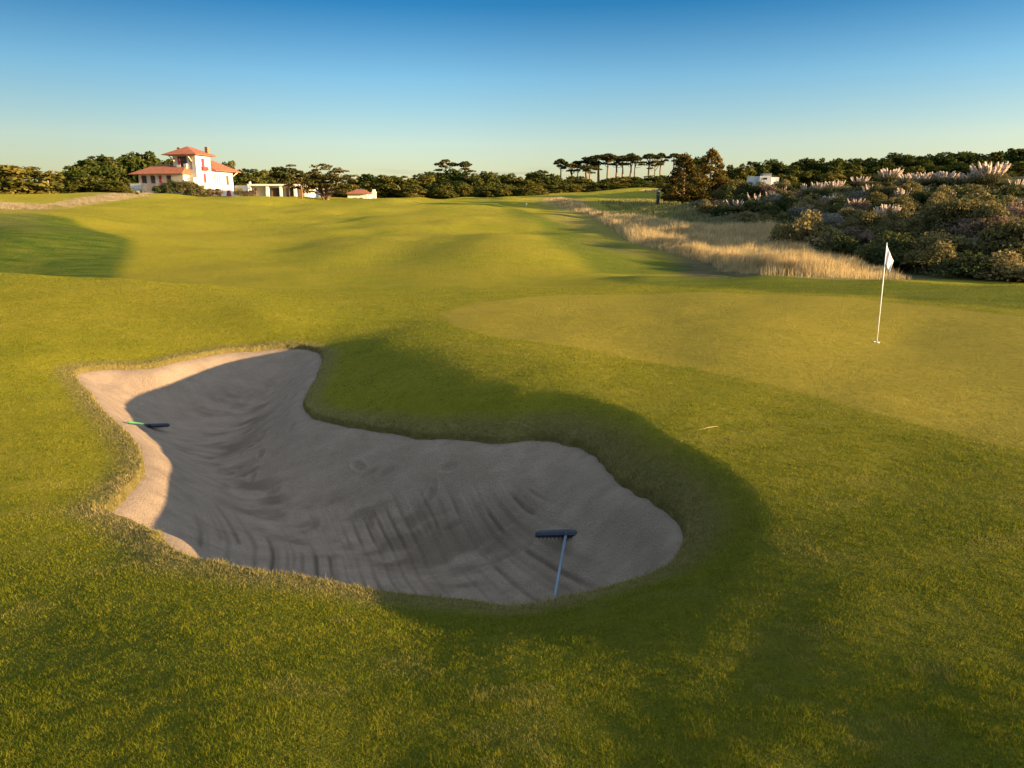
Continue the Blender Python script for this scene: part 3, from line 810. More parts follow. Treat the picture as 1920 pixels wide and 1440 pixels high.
place_tree('cyp',1285,286,112,84,'at the end of the hillside', G, 'broad rust tinged conical cypress')
place_tree('cyp',1336,277,116,72,'at the end of the hillside', G, 'tall rust tinged pointed cypress')
place_tree('dark',1308,286,140,56,'behind the rust tinged cypresses', G)
G = 'trees on the right skyline'
for a in [('bushy',1372,297,122,50),('bushy',1396,301,120,44),('bushy',1352,312,118,40),('dark',1422,299,140,50),('dark',1450,296,142,46),('dark',1480,305,140,48),('dark',1502,293,146,48),('dark',1532,293,144,52),('dark',1562,299,142,50),
          ('dark',1592,291,144,62),('dark',1625,291,146,54),('dark',1652,293,142,50),('dark',1682,285,146,72),('dark',1718,286,144,62),('dark',1748,282,146,56),('dark',1782,281,144,70),('dark',1818,282,146,70),
          ('dark',1852,280,144,66),('dark',1886,276,146,70),('dark',1924,273,144,72),('dark',1975,270,146,80),('bushy',1470,316,112,50),('bushy',1520,313,116,56),('bushy',1600,311,116,60),('bushy',1650,314,114,54),('dark',1700,308,118,66),('dark',1755,306,118,60),
          ('dark',1805,304,118,66),('dark',1865,302,118,66),('dark',1915,300,118,70),('bushy',1560,316,114,50)]:
    place_tree(*a, 'on the right skyline', G)

# ------------------------------------------------------------------ hillside shrubs
SH = {
 'dark green': leaf_mat('shrub_dark', (.024, .034, .012), (.064, .072, .024), (.130, .112, .040), .25, .8),
 'olive': leaf_mat('shrub_olive', (.062, .058, .020), (.150, .122, .044), (.265, .200, .080), .3, .8),
 'rusty brown': leaf_mat('shrub_rust', (.085, .058, .038), (.195, .132, .084), (.310, .215, .145), .3, .8),
 'grey green': leaf_mat('shrub_grey', (.085, .082, .058), (.175, .160, .112), (.290, .250, .185), .3, .8),
}
shrub_me = {}
rng = np.random.default_rng(42); random.seed(42)
PAMPAS = [(1292,336,352,34,9,'low row of pampas plumes at the foot of the broad rust tinged cypress'),(1330,331,350,44,14,'pampas clump with a dense row of plumes below the tall cypress'),
          (1380,374,398,40,7,'pale drooping pampas clump at the left end of the hillside'),(1412,362,392,30,7,'small pampas clump beside the drooping pale one'),
          (1470,348,372,12,3,'lone thin pampas plume cluster below the white house'),(1510,342,368,24,5,'pampas clump of few plumes left of the tall pair'),
          (1535,341,366,40,12,'pampas clump with narrow plumes above the bright cluster'),(1566,338,362,38,12,'pampas clump at the right of the narrow plumed one'),
          (1550,364,392,52,9,'bright pampas cluster of fat plumes in mid hillside'),(1662,382,424,50,14,'tall sparse pampas clump standing above the flag'),
          (1738,398,428,44,9,'small tan pampas clump right of the tall sparse one'),(1580,328,350,40,16,'leftmost white pampas clump on the crest'),(1612,330,350,36,14,'short white pampas clump on the crest beside the leftmost'),
          (1664,315,345,48,16,'pointed white pampas clump on the middle crest'),(1702,324,346,44,16,'rounded white pampas clump on the middle crest'),(1730,322,350,50,16,'wide white pampas clump spreading from the middle crest'),
          (1768,320,348,52,16,'white pampas clump with tall centre plumes on the crest'),(1795,326,346,36,14,'low white pampas clump left of the biggest one'),(1818,322,350,40,14,'pampas clump touching the biggest one on its left'),
          (1850,305,350,72,22,'biggest pampas clump with white plumes on the right crest')] + [(1440,356,382,26,5,'pampas clump standing alone on the slope below the white house'),(1602,372,400,34,8,'pampas clump to the right of the bright cluster'),(1628,345,368,30,7,'pampas clump in the middle of the upper slope'),(1690,352,378,34,8,'pampas clump under the rounded crest clump'),(1775,360,386,30,6,'pampas clump under the tall centred crest clump'),(1905,335,358,34,8,'pampas clump at the right edge of the photo'),(1610,408,432,26,5,'few low plumes left of the tall sparse clump')]
for cname, m_ in SH.items():
    for v in range(3):
        lob = dome_lobes(2.4, 1.5, .2, 16, .28, .6, .75)
        shrub_me[cname, v] = lobes_mesh('shrub', lob, 3000, .085, m_, .3, .9)
hill = [(1262,352),(1330,346),(1400,346),(1500,346),(1600,342),(1750,346),(1930,342),(1985,532),(1925,528),(1740,518),(1640,500),(1560,478),(1500,468),(1455,430),(1385,414),(1320,400),(1285,380)]
SHR = []
tries = poly_sample(hill, 3600)
for q in tries:
    r_ = 14 + 15 * (q[1] - 340) / 190
    if all(((q[0] - p[0]) / 1.45) ** 2 + ((q[1] - p[1]) * 1.5) ** 2 > r_ ** 2 for p in SHR): SHR.append(q)
SHR = np.array(SHR)
sx, sy = hit(SHR[:, 0], SHR[:, 1], ZG)
for (px, py), x, y in zip(SHR, sx, sy):
    f = (py - 340) / 190
    cname = random.choices(list(SH), [5, 5, 1.5, .4 if py < 380 else .8] if py < 470 else [5, 4, 1.2, .6])[0]
    o = link('shrub', shrub_me[cname, random.randrange(3)])
    wd = random.uniform(.75, 1.4) if random.random() < .8 else random.uniform(1.5, 2.1)
    o.location = (x, y, float(ground(x, y)) - .15)
    front = any(abs(px - p_[0]) < p_[3] / 2 + 22 and p_[2] - 6 < py < p_[2] + 55 for p_ in PAMPAS)
    if front: wd = min(wd, 1.1) * .95
    o.scale = (wd, wd, wd * (random.uniform(.40, .62) if py < 372 else random.uniform(.75, 1.2))); o.rotation_euler = (0, 0, random.uniform(0, 6.28))
    tag(o, None, 'shrub', 'shrubs covering the right hillside')
    reg = 'along the crest of the hillside' if py < 372 else 'on the upper hillside' if py < 410 else 'on the lower hillside' if py < 455 else 'along the foot of the hillside'
    PEND.append((o, cname + ' rounded shrub', reg, px))
# a few single bushes picked out by the photograph
for px, py, wd, hs, cname, lab in [(1660,498,1.45,1.1,'dark green','round glossy dark green bush behind the flag'),(1760,500,1.4,.95,'olive','big loose olive bush to the right of the flag'),
                                   (1800,440,1.9,.9,'olive','broad brownish olive shrub, largest on the right slope'),(1540,470,1.2,.7,'rusty brown','low rusty brown shrub above the end of the golden grass')]:
    x, y = hit(px, py, ZG); x = float(x[0]); y = float(y[0])
    o = link('shrub', shrub_me[cname, 0]); o.location = (x, y, float(ground(x, y)) - .15); o.scale = (wd, wd, wd * hs)
    tag(o, lab, 'shrub', 'shrubs covering the right hillside')
# low undergrowth between the shrubs
q = poly_sample(hill, 30000); x, y = hit(q[:, 0], q[:, 1], ZG)
P_ = np.stack([x, y, ground(x, y) + rng.random(len(x)) ** 2 * (.25 + .45 * np.clip(vnoise(x / 2, y / 2) + .4, 0, 1))], 1)
V, F, r = cards(P_, np.tile([0, -.3, .6], (len(x), 1)), .17, 1.0)
MAT_UND = leaf_mat('undergrowth', (.030, .036, .012), (.088, .086, .032), (.190, .155, .075), .3, .25)
tag(link('undergrowth', mesh_np('undergrowth', V, F, MAT_UND, {'rnd': ('FLOAT', r)})), 'low scrub and heather covering the ground between the hillside shrubs', 'undergrowth', kind='stuff')
# taller shrubs below the white house
for k, (px, Yd, topr, cname) in enumerate([(1388,93,333,'olive'),(1408,92,338,'dark green'),(1426,92,336,'olive'),(1440,91,339,'rusty brown'),(1456,92,337,'dark green'),(1474,92,333,'olive'),(1492,91,335,'dark green'),(1372,92,335,'dark green')]):
    u, s_ = ray(px, topr); x = float(u) * Yd; g = float(ground(x, Yd)); h = max(1.2, CZ + float(s_) * Yd - g)
    o = link('shrub', shrub_me[cname, k % 3]); o.location = (x, Yd, g - .1); o.scale = (1.25, 1.25, h / 1.5); o.rotation_euler = (0, 0, k)
    tag(o, None, 'shrub', 'shrubs covering the right hillside'); PEND.append((o, 'tall ' + cname + ' shrub', 'below the white flat roofed house', px))
# hedge in front of the house
for k, (px, py, wd, cname) in enumerate([(308,360,1.5,'dark green'),(322,360,1.7,'dark green'),(337,361,1.6,'dark green'),(352,362,1.7,'olive'),(366,363,1.6,'dark green'),(380,364,1.4,'olive'),(392,365,1.2,'dark green'),(403,365,1.2,'rusty brown'),(450,366,1.1,'olive'),(470,367,.9,'rusty brown')]):
    u, _ = ray(px, py); Yd = 141 + .02 * k; x = float(u) * Yd
    o = link('shrub', shrub_me[cname, k % 3]); o.location = (x, Yd, float(ground(x, Yd)) - .2); o.scale = (wd * 1.1, wd * 1.1, wd * 1.2)
    tag(o, None, 'shrub', 'shrubs planted in front of the house')
    PEND.append((o, cname + ' garden shrub', 'in front of the house', px))

# ------------------------------------------------------------------ pampas grass
MAT_PLUME = grass_mat('plume', [(.58, .46, .37), (.76, .63, .52), (.88, .77, .67)], .4, (1, 6))
MAT_PLEAF = grass_mat('pampas_leaves', [(.06, .065, .025), (.13, .12, .045), (.26, .21, .10)], .35, (1, 5))
def make_pampas(nplume, w_, h_, seed):
    r0 = np.random.default_rng(seed)
    root = bpy.data.objects.new('pampas_grass', None); COL.objects.link(root)
    n = 420
    a = r0.random(n) * 6.283; L_ = h_ * r0.uniform(.4, .8, n); out = r0.uniform(.2, .62, n) * w_
    bx_, by_ = np.cos(a) * .15, np.sin(a) * .15; wdx, wdy = -np.sin(a) * .014, np.cos(a) * .014
    V = []; F = []; 
    f_ = [0, .45, .8, 1]; zz = [0, .62, .82, .55]
    for k in range(4):
        rr = np.array(f_)[k] * out; ww = [1, 1, .8, .1][k]
        for sg in (-1, 1):
            V.append(np.stack([bx_ + np.cos(a) * rr + sg * wdx * ww, by_ + np.sin(a) * rr + sg * wdy * ww, zz[k] * L_], 1))
    V = np.stack(V, 1).reshape(-1, 3); i = np.arange(n)[:, None] * 8
    F = np.concatenate([i + np.array([[2 * k, 2 * k + 1, 2 * k + 3, 2 * k + 2]]) for k in range(3)])
    link('foliage', mesh_np('foliage', V, F, MAT_PLEAF, {'rnd': ('FLOAT', np.repeat(r0.random(n), 8))}), root)
    for p in range(nplume):
        a = r0.random() * 6.283; q = math.sqrt(r0.random()) * w_ * .42
        tip = np.array([math.cos(a) * q * 1.15, math.sin(a) * q * 1.15, h_ * r0.uniform(.78, 1.02)])
        bot = np.array([math.cos(a) * q * .35, math.sin(a) * q * .35, 0.2])
        d = (tip - bot) / np.linalg.norm(tip - bot); PL = r0.uniform(.75, 1.15)
        m_ = 240; t_ = r0.random(m_); rad = .055 * np.sin(np.pi * np.clip(t_ * .9 + .1, 0, 1)) ** .7
        dirs = r0.normal(0, 1, (m_, 3)); dirs -= (dirs @ d)[:, None] * d; dirs /= np.linalg.norm(dirs, axis=1, keepdims=True)
        P_ = tip - d * (PL * (1 - t_))[:, None] + dirs * (rad * r0.random(m_) ** .5)[:, None]
        V1 = np.stack([P_ - dirs * .008, P_ + dirs * .012 + d * .02, P_ + d * .15 + dirs * .03, P_ + d * .08 - np.cross(dirs, d) * .018], 1).reshape(-1, 3)
        F1 = np.arange(4 * m_).reshape(-1, 4)
        s0 = np.cross(d, [0, 1, .1]); s0 = s0 / np.linalg.norm(s0) * .012
        V2 = np.stack([bot - s0, bot + s0, tip - d * PL * .9 + s0, tip - d * PL * .9 - s0])
        V1 = np.concatenate([V1, V2]); F1 = np.concatenate([F1, [[4 * m_, 4 * m_ + 1, 4 * m_ + 2, 4 * m_ + 3]]])
        link('plume', mesh_np('plume', V1, F1, MAT_PLUME, {'rnd': ('FLOAT', np.concatenate([np.repeat(r0.random(m_), 4), [.3] * 4]))}), root)
    return root
pp = {}
def place_pampas(px, top, base, wpx, n, label, Yd=None):
    if Yd is None:
        x, y = hit(px, base, ZG); x = float(x[0]); y = float(y[0])
    else:
        u, _ = ray(px, base); y = Yd; x = float(u) * y
    g = float(ground(x, y)); _, s_ = ray(px, top); h = CZ + float(s_) * y - g
    wm = wpx / FOC * y
    key = n
    n = key = int(n * 1.8)
    if key not in pp: root = pp[key] = make_pampas(n, 2.0, 2.4, n)
    else: root = copy_tree(pp[key])
    root.name = 'pampas_grass'
    root.location = (x, y, g - .1); root.scale = (wm / 2.0, wm / 2.0, h / 2.35); root.rotation_euler = (0, 0, random.uniform(0, 6.28))
    tag(root, label, 'pampas grass', 'pampas grass on the hillside', 'thing')
for a in PAMPAS:
    place_pampas(*a)

# ------------------------------------------------------------------ buildings
WHITE = plain('white_render', (.66, .62, .56), .9, .1, .05, .8)
CREAM_SHADE = plain('cream_shade_render', (.58, .53, .39), .9, .1, .06, .8)  # holds the warm shade of the villa's left walls in its colour
STONE = plain('terrace_stone', (.42, .33, .25), .95, .1, .25, 1.2, .03)
REDPAINT = plain('red_paint', (.26, .035, .035), .6, .3, .15, 2)
DARKGL = plain('dark_opening', (.035, .022, .024), .4, .4, .2, 2)
BROWNW = plain('brown_wood', (.22, .12, .05), .8, .2, .2, 3)
GREYC = plain('grey_concrete', (.25, .24, .23), .9, .1, .15, 2)
t = NT('roof_tiles')
wv = t.add('ShaderNodeTexWave'); wv.inputs['Scale'].default_value = 1.6; wv.inputs['Distortion'].default_value = .6
t.put(wv.inputs['Vector'], t.pos())
nn = t.noise(1.3, 4)
c = t.mix(t.ramp(nn, .3, .7), (.26, .092, .048), (.35, .130, .068))
c = t.mix(t.math('MULTIPLY', wv.outputs[0], .35), c, (.18, .055, .035))
ROOF = t.principled(c, .85, .15, t.bump(wv.outputs[0], .06))

def hip(name, x0, x1, y0, y1, z, h, axis, parent, lo=.35, hi=.35, th=.14):
    """hipped tile roof with a ridge along x or y"""
    m_ = MB(); B = [(x0, y0), (x1, y0), (x1, y1), (x0, y1)]
    if axis == 'x':
        L_ = x1 - x0; ym = (y0 + y1) / 2; r0, r1 = (x0 + L_ * lo, ym, z + h), (x1 - L_ * hi, ym, z + h)
        T = [r0, r1, r1, r0]
    else:
        L_ = y1 - y0; xm = (x0 + x1) / 2; r0, r1 = (xm, y0 + L_ * lo, z + h), (xm, y1 - L_ * hi, z + h)
        T = [r0, r0, r1, r1]
    bm = m_.bm
    e0 = [bm.verts.new((*p, z - th)) for p in B]; e1 = [bm.verts.new((*p, z)) for p in B]
    ra, rb = bm.verts.new(r0), bm.verts.new(r1)
    bm.faces.new(e0[::-1])
    for k in range(4): bm.faces.new((e0[k], e0[(k + 1) % 4], e1[(k + 1) % 4], e1[k]))
    if axis == 'x':
        bm.faces.new((e1[0], e1[1], rb, ra)); bm.faces.new((e1[1], e1[2], rb)); bm.faces.new((e1[2], e1[3], ra, rb)); bm.faces.new((e1[3], e1[0], ra))
    else:
        bm.faces.new((e1[0], e1[1], ra)); bm.faces.new((e1[1], e1[2], rb, ra)); bm.faces.new((e1[2], e1[3], rb)); bm.faces.new((e1[3], e1[0], ra, rb))
    return m_.build(name, ROOF, parent)

def at(px, py, Yd):
    u, s_ = ray(px, py)
    return Vector((float(u) * Yd, Yd, CZ + float(s_) * Yd))

# --- the villa; local x runs along the left facade towards its corner (x=0), local y runs back along the right facade
HY = 150.0
corner = at(372, 366, HY)
house = bpy.data.objects.new('villa', None); COL.objects.link(house)
house.location = corner; house.rotation_euler = (0, 0, math.radians(-13)); house.scale = (.84, .76, .955)
tag(house, 'white villa with red tiled roofs and a square tower on the rise', 'house')
K = HY / FOC * 1.0 * .985           # metres per photo pixel there
MB().box(-6.0, 0, 0, 6.2, -1.5, 8.25).build('tower_wall', CREAM_SHADE, house)
MB().box(0.003, .16, 0.0, 6.2, -1.5, 8.2).build('side_wall', WHITE, house)  # white skin on the sunward face of the tower only
MB().box(-6.6, -.01, 6.21, 16.2, -1.5, 5.3).build('wall', WHITE, house)
MB().box(-14.2, -2.0, -2.6, 5.0, -1.5, 4.25).box(-2.0, -.05, -1.3, -.003, -1.5, 3.6).build('wall', CREAM_SHADE, house)
MB().box(-1.995, -1.86, -2.55, -.3, 1.2, 4.2).build('side_wall', WHITE, house)
tr_ = hip('roof', -8.0, 1.35, -1.5, 7.6, 8.3, 1.75, 'y', house, .42, .42)
MB().box(-6.9, -6.1, 3.4, 4.2, 8.5, 9.95).build('chimney', BROWNW, tr_)
MB().box(-.6, .15, 5.5, 6.3, 8.4, 10.1).build('chimney', BROWNW, tr_)
wr_ = hip('roof', -15.9, -1.2, -4.0, 6.2, 4.35, 2.0, 'x', house, .30, .12)
MB().box(-8.6, -7.8, 4.0, 4.9, 4.8, 8.1).build('chimney', GREYC, wr_)
hip('roof', -8.2, 1.5, 6.22, 18.0, 5.35, 2.3, 'y', house, .0, .42)
# terrace and balcony in front of the left wing
MB().box(-11.2, -3.0, -6.0, -2.61, -1.5, 2.3).build('terrace_wall', STONE, house)
MB().box(-2.999, -.3, -5.6, -2.61, -1.5, 2.2).box(-.3, -.02, -5.4, -.01, -1.5, 2.05).build('terrace_wall', WHITE, house)
MB().box(-15.1, -11.21, -4.6, -2.61, .95, 1.15).box(-15.1, -11.21, -4.7, -4.58, 1.15, 2.35).box(-15.2, -15.08, -4.7, -2.61, 1.15, 2.35).build('balcony', WHITE, house)
def win(x0, x1, z0, z1, y, mat=REDPAINT, name='window', d=.07):
    w_ = MB().box(x0, x1, y - d, y - .004, z0, z1).build(name, mat, house); return w_
for x0, x1, m_ in ((-13.1, -12.0, DARKGL), (-10.6, -9.6, DARKGL), (-8.3, -7.8, REDPAINT), (-6.2, -5.2, DARKGL)):
    w_ = win(x0, x1, 2.3, 4.0, -2.6, m_)
    MB().box(x0 - .22, x0 - .01, -2.69, -2.605, 2.3, 4.0).build('shutter', REDPAINT, w_)
w_ = win(-4.6, -2.2, 5.4, 7.9, 0, DARKGL, 'loggia')
MB().box(-4.6, -4.0, -.16, -.075, 6.2, 7.85).build('shutter', REDPAINT, w_)
MB().box(-4.8, -3.8, -.5, -.08, 5.2, 6.2).build('parapet', WHITE, w_)
MB().box(-2.9, -2.1, -.5, -.08, 5.2, 6.4).build('parapet', CREAM_SHADE, w_)
win(-1.5, -.7, 5.3, 7.7, 0, GREYC)
def rwin(y0, y1, z0, z1, mat=REDPAINT, name='window', x=.16):
    return MB().box(x + .004, x + .08, y0, y1, z0, z1).build(name, mat, house)
w_ = rwin(2.3, 3.6, 5.6, 7.6); MB().box(.165, .75, 2.0, 4.4, 5.1, 5.9).build('balcony_box', REDPAINT, w_)
rwin(2.7, 3.7, 2.6, 4.5)
for y_ in (7.6, 8.7, 9.8): rwin(y_, y_ + .4, 2.6, 4.5, BROWNW, 'window', -.01)
rwin(13.0, 14.1, 2.4, 4.4, REDPAINT, 'window', -.01)
def arch(y0, y1, z0, zs_, name):
    r = (y1 - y0) / 2; ym = (y0 + y1) / 2
    loop = [(y0, z0), (y1, z0)] + [(ym + r * math.cos(a), zs_ + r * math.sin(a)) for a in np.linspace(0, math.pi, 9)]
    MB().prism([(-.006, y_, z_) for y_, z_ in loop], [(.09, y_, z_) for y_, z_ in loop]).build(name, REDPAINT, house)
arch(8.0, 9.9, -1.5, .5, 'arched_door'); arch(12.6, 14.6, -1.5, .3, 'arched_door')
for p0, p1 in (((-5.6, -.01, 6.9), (-6.3, -1.2, 8.1)), ((-.9, -.01, 6.9), (-1.2, -1.2, 8.1)), ((-8.9, -2.61, 3.2), (-8.9, -3.7, 4.2)), ((-.02, 16.0, 4.2), (1.1, 16.9, 5.2))):
    MB().tube([p0, p1], .12, 6).build('roof_brace', CREAM_SHADE, house)

# --- flat roofed bungalow
bg0 = at(435, 372, 152)
bung = bpy.data.objects.new('bungalow', None); COL.objects.link(bung)
bung.location = bg0
tag(bung, 'low white flat roofed bungalow with pillars beside the villa', 'house')
k = 152 / FOC * .98
MB().box(0, 33 * k, 2.0, 8, -1.5, 24 * k - .2).box(33 * k, 142 * k, 1.2, 8, -1.5, 22 * k).build('wall', WHITE, bung)
MB().prism([(0, 2.0, -1.5), (33 * k, -.5, -1.5), (33 * k, 1.99, -1.5)], [(0, 2.0, 23.5 * k), (33 * k, -.5, 23.5 * k), (33 * k, 1.99, 23.5 * k)]).build('side_wall', WHITE, bung)
MB().box(32 * k, 143 * k, -.6, 7.9, 22.3 * k, 25.5 * k, .03).build('roof_slab', WHITE, bung)
for x_, w_ in ((33, 4), (65, 5), (90, 4), (118, 3), (137, 6)):
    MB().box(x_ * k, (x_ + w_) * k, -.4, .1, -1.5, 22.25 * k).build('pillar', WHITE, bung)
for x0_, x1_, m_ in ((40, 60, CREAM_SHADE), (71, 86, DARKGL), (98, 112, DARKGL), (123, 132, GREYC)):
    w_ = MB().box(x0_ * k, x1_ * k, 1.10, 1.196, .3, 19 * k).build('window', m_, bung)
    MB().box(x0_ * k, (x0_ + 3) * k, 1.02, 1.098, .3, 19 * k).build('frame', BROWNW, w_)
MB().box(21 * k, 24 * k, 4, 4.3, 23 * k, 31 * k).build('chimney', WHITE, bung)

# --- small white house with a red roof
sh0 = at(652, 374, 150)
sm = bpy.data.objects.new('cottage', None); COL.objects.link(sm); sm.location = sh0
tag(sm, 'small white cottage with a low red roof below the trees', 'house')
k = 150 / FOC * .98
MB().box(0, 37 * k, 0, 5, -2, 11 * k).build('wall', WHITE, sm)
rf = hip('roof', -2.5 * k, 39.5 * k, -.6, 5.6, 11 * k, 8 * k, 'x', sm, .38, .38)
MB().box(44.5 * k, 51 * k, .5, 1.3, -2, 12 * k).box(44 * k, 51.5 * k, .4, 1.4, 12 * k, 14 * k).box(45.5 * k, 50 * k, .6, 1.2, 14 * k, 18 * k).build('chimney_stack', WHITE, sm)
MB().box(10 * k, 18 * k, -.06, -.004, .2, 3 * k).build('window', DARKGL, sm); MB().box(22 * k, 28 * k, -.06, -.004, .2, 3 * k).build('window', DARKGL, sm)
s2 = bpy.data.objects.new('house', None); COL.objects.link(s2); s2.location = at(672, 362, 165)
tag(s2, 'white house mostly hidden behind the red roofed cottage', 'house')
k = 165 / FOC * .98
MB().box(0, 30 * k, 0, 5, -3, 4 * k).box(3 * k, 22 * k, 0.5, 5, 4 * k, 9 * k).build('wall', WHITE, s2)
MB().box(-1 * k, 31 * k, -.3, 5.2, 4 * k, 4.8 * k).build('roof', GREYC, s2)
MB().box(12 * k, 16 * k, -.05, -.004, 0, 3 * k).build('window', DARKGL, s2)

# --- white flat house among the right trees
wh = bpy.data.objects.new('modern_house', None); COL.objects.link(wh); wh.location = at(1408, 343, 98)
wh.rotation_euler = (0, 0, math.radians(-10)); wh.scale = (.85, .7, .84)
tag(wh, 'white flat roofed modern house showing above the hillside shrubs', 'house')
k = 98 / FOC * .98
MB().box(0, 22 * k, 2.5, 6, -2, 15 * k).build('wall', WHITE, wh)
MB().box(18 * k, 42 * k, 0, 6, -2, 14.5 * k).build('wall', WHITE, wh)
MB().box(42.2 * k, 60 * k, 1.2, 6, -2, 12.5 * k).build('wall', WHITE, wh)
MB().box(27 * k, 45 * k, 2, 5, 14.6 * k, 20 * k).box(26 * k, 46 * k, 1.9, 5.1, 20 * k, 20.8 * k).build('roof_box', GREYC, wh)
MB().box(25 * k, 33 * k, -.05, -.004, 7 * k, 11 * k).build('window', DARKGL, wh)

# ------------------------------------------------------------------ flag, rakes and small things
METW = plain('white_pole', (.78, .76, .70), .45, .4, .04, 3)
t = NT('flag_cloth'); CLOTH = None
n_c = t.noise(9, 3)
d = t.add('ShaderNodeBsdfDiffuse'); t.put(d.inputs[0], t.mix(n_c, (.72, .70, .72), (.82, .80, .82)))
tr2 = t.add('ShaderNodeBsdfTranslucent'); tr2.inputs[0].default_value = (.7, .68, .72, 1)
mx = t.add('ShaderNodeMixShader'); mx.inputs[0].default_value = .35
t.t.links.new(d.outputs[0], mx.inputs[1]); t.t.links.new(tr2.outputs[0], mx.inputs[2]); t.t.links.new(mx.outputs[0], t.out.inputs[0]); CLOTH = t.m
fx, fy = hit(1644, 642, ZG); fx, fy = float(fx[0]), float(fy[0]); fz = float(ground(fx, fy))
flag = bpy.data.objects.new('flagstick', None); COL.objects.link(flag); flag.location = (fx, fy, fz)
tag(flag, 'white golf flagstick with a limp white flag standing in the hole', 'flagstick')
_, st_ = ray(1663, 455); HP = CZ + float(st_) * fy - fz
lean = (at(1663, 455, fy).x - fx)
top = Vector((lean, 0, HP))
MB().tube([(0, 0, -.15), top * .5, top], [.011, .010, .008], 10).build('pole', METW, flag)
bm = bmesh.new()
m1 = bmesh.ops.create_circle(bm, segments=32, radius=.062)['verts']; m2 = bmesh.ops.create_circle(bm, segments=32, radius=.052)['verts']
m3 = bmesh.ops.create_circle(bm, segments=32, radius=.052)['verts']
for v in m1 + m2: v.co.z = .012
for v in m3: v.co.z = -.1
for a_, b_ in ((m1, m2), (m2, m3)):
    for q in range(32): bm.faces.new((a_[q], a_[(q + 1) % 32], b_[(q + 1) % 32], b_[q]))
bm.faces.new(m3)
o_me = bpy.data.meshes.new('cup_rim'); bm.to_mesh(o_me); bm.free(); o_me.materials.append(METW); link('cup_rim', o_me, flag)
pxm = fy / FOC * .985
ns, nt_ = 14, 22
fv = []; 
for i in range(ns):
    a_ = i / (ns - 1)
    for j in range(nt_):
        b_ = j / (nt_ - 1)
        P0 = top + Vector((-.009, 0, -.01)) + (Vector((-lean / HP * .37, 0, -.37)) * a_)
        P1 = top + Vector((.185, .02, -.36)) * (1 - a_) + Vector((.115, -.02, -.61)) * a_
        p_ = P0.lerp(P1, b_); p_.z -= .05 * math.sin(b_ * math.pi) * (1 - a_) * .3
        fold = math.sin(b_ * 9 + a_ * 1.2) * .022 * b_ ** .6 * (1 - .3 * a_)
        p_.y += fold; p_.x += .010 * math.sin(b_ * 7 + 1 + a_ * 2) * b_
        fv.append(p_)
ff = [(i * nt_ + j, i * nt_ + j + 1, (i + 1) * nt_ + j + 1, (i + 1) * nt_ + j) for i in range(ns - 1) for j in range(nt_ - 1)]
fm = mesh_np('flag', np.array([tuple(p) for p in fv]), np.array(ff), CLOTH, None, True)
fo = link('flag', fm, flag); md = fo.modifiers.new('thick', 'SOLIDIFY'); md.thickness = .002

NAVY = plain('rake_plastic', (.022, .024, .034), .55, .3, .2, 20)
GREYH = plain('grey_handle', (.13, .17, .19), .5, .35, .1, 6)
GREENH = plain('green_handle', (.045, .17, .07), .5, .35, .1, 6)
def make_rake(head_at, tip_at, hmat, label, L_=1.55, head=.64, twist=.14):
    root = bpy.data.objects.new('bunker_rake', None); COL.objects.link(root)
    h0 = Vector(head_at); d_ = (Vector(tip_at) - h0).normalized()
    hd = Vector((d_.x, d_.y, 0)).normalized()
    root.location = h0; root.rotation_euler = (0, 0, math.atan2(-hd.x, hd.y))
    # local y runs along the handle
    m_ = MB(); hw = head / 2
    prof = [(-.045, 0), (-.05, .03), (-.02, .055), (.03, .055), (.05, .03), (.045, 0)]
    xs_ = [(-hw, .55), (-hw + .03, .9), (-hw * .5, 1), (0, 1.05), (hw * .5, 1), (hw - .03, .9), (hw, .55)]
    rings = [[m_.bm.verts.new((x_, y_ * s_, z_ * s_ + .005 + .012 * (1 - abs(x_) / hw))) for y_, z_ in prof] for x_, s_ in xs_]
    for r0, r1 in zip(rings, rings[1:]):
        for q in range(6): m_.bm.faces.new((r0[q], r0[(q + 1) % 6], r1[(q + 1) % 6], r1[q]))
    m_.bm.faces.new(rings[0]); m_.bm.faces.new(rings[-1][::-1])
    rh = m_.build('rake_head', NAVY, root); rh.rotation_euler.z = twist; rh.location.z = -.012
    tn = MB()
    for q in range(15):
        x_ = -hw + .04 + q * (head - .08) / 14
        tn.tube([(x_, .0, .01), (x_, .008, -.018)], [.008, .004], 5)
    tt = tn.build('tines', NAVY, root); tt.rotation_euler.z = twist; tt.location.z = -.02
    sl = d_.z / math.hypot(d_.x, d_.y)
    MB().tube([(0, .0, .045), (0, .10, .05 + .1 * sl)], [.022, .019], 10).build('socket', NAVY, root)
    MB().tube([(0, .06, .05 + .06 * sl), (0, L_ * .5, .05 + L_ * .5 * sl), (0, L_, .05 + L_ * sl)], .0145, 10).build('handle', hmat, root)
    tag(root, label, 'rake', 'bunker rakes')
    return root
def sand_hit(px, py):
    u, s_ = ray(px, py); u = float(u); s_ = float(s_)
    for y_ in np.arange(4.6, 16, .01):
        x_ = u * y_
        if gx[0] < x_ < gx[-1] and gy[0] < y_ < gy[-1] and rim_sd(np.array([x_]), np.array([y_]))[0] < -.03 and y_ > 0 and sand_z(x_, y_) >= CZ + s_ * y_:
            return Vector((x_, y_, float(sand_z(x_, y_))))
p_h = sand_hit(1062, 1008); 
u_, s_ = ray(1033, 1116); yb = p_h.y - 1.45; tip = Vector((float(u_) * yb * .97, yb, 0)); tip.z = float(sand_z(tip.x, tip.y)) + .02
make_rake(p_h + Vector((0, 0, .01)), tip, GREYH, 'dark bunker rake with a grey handle lying on the raked front sand')
p_l = sand_hit(282, 803); lx, ly = hit(214, 800, ZG); lip = Vector((float(lx[0]), float(ly[0]), float(ground(lx[0], ly[0])) + .05))
make_rake(p_l + Vector((0, 0, .01)), lip, GREENH, 'dark bunker rake with a green handle resting over the left rim', 1.35, .60)

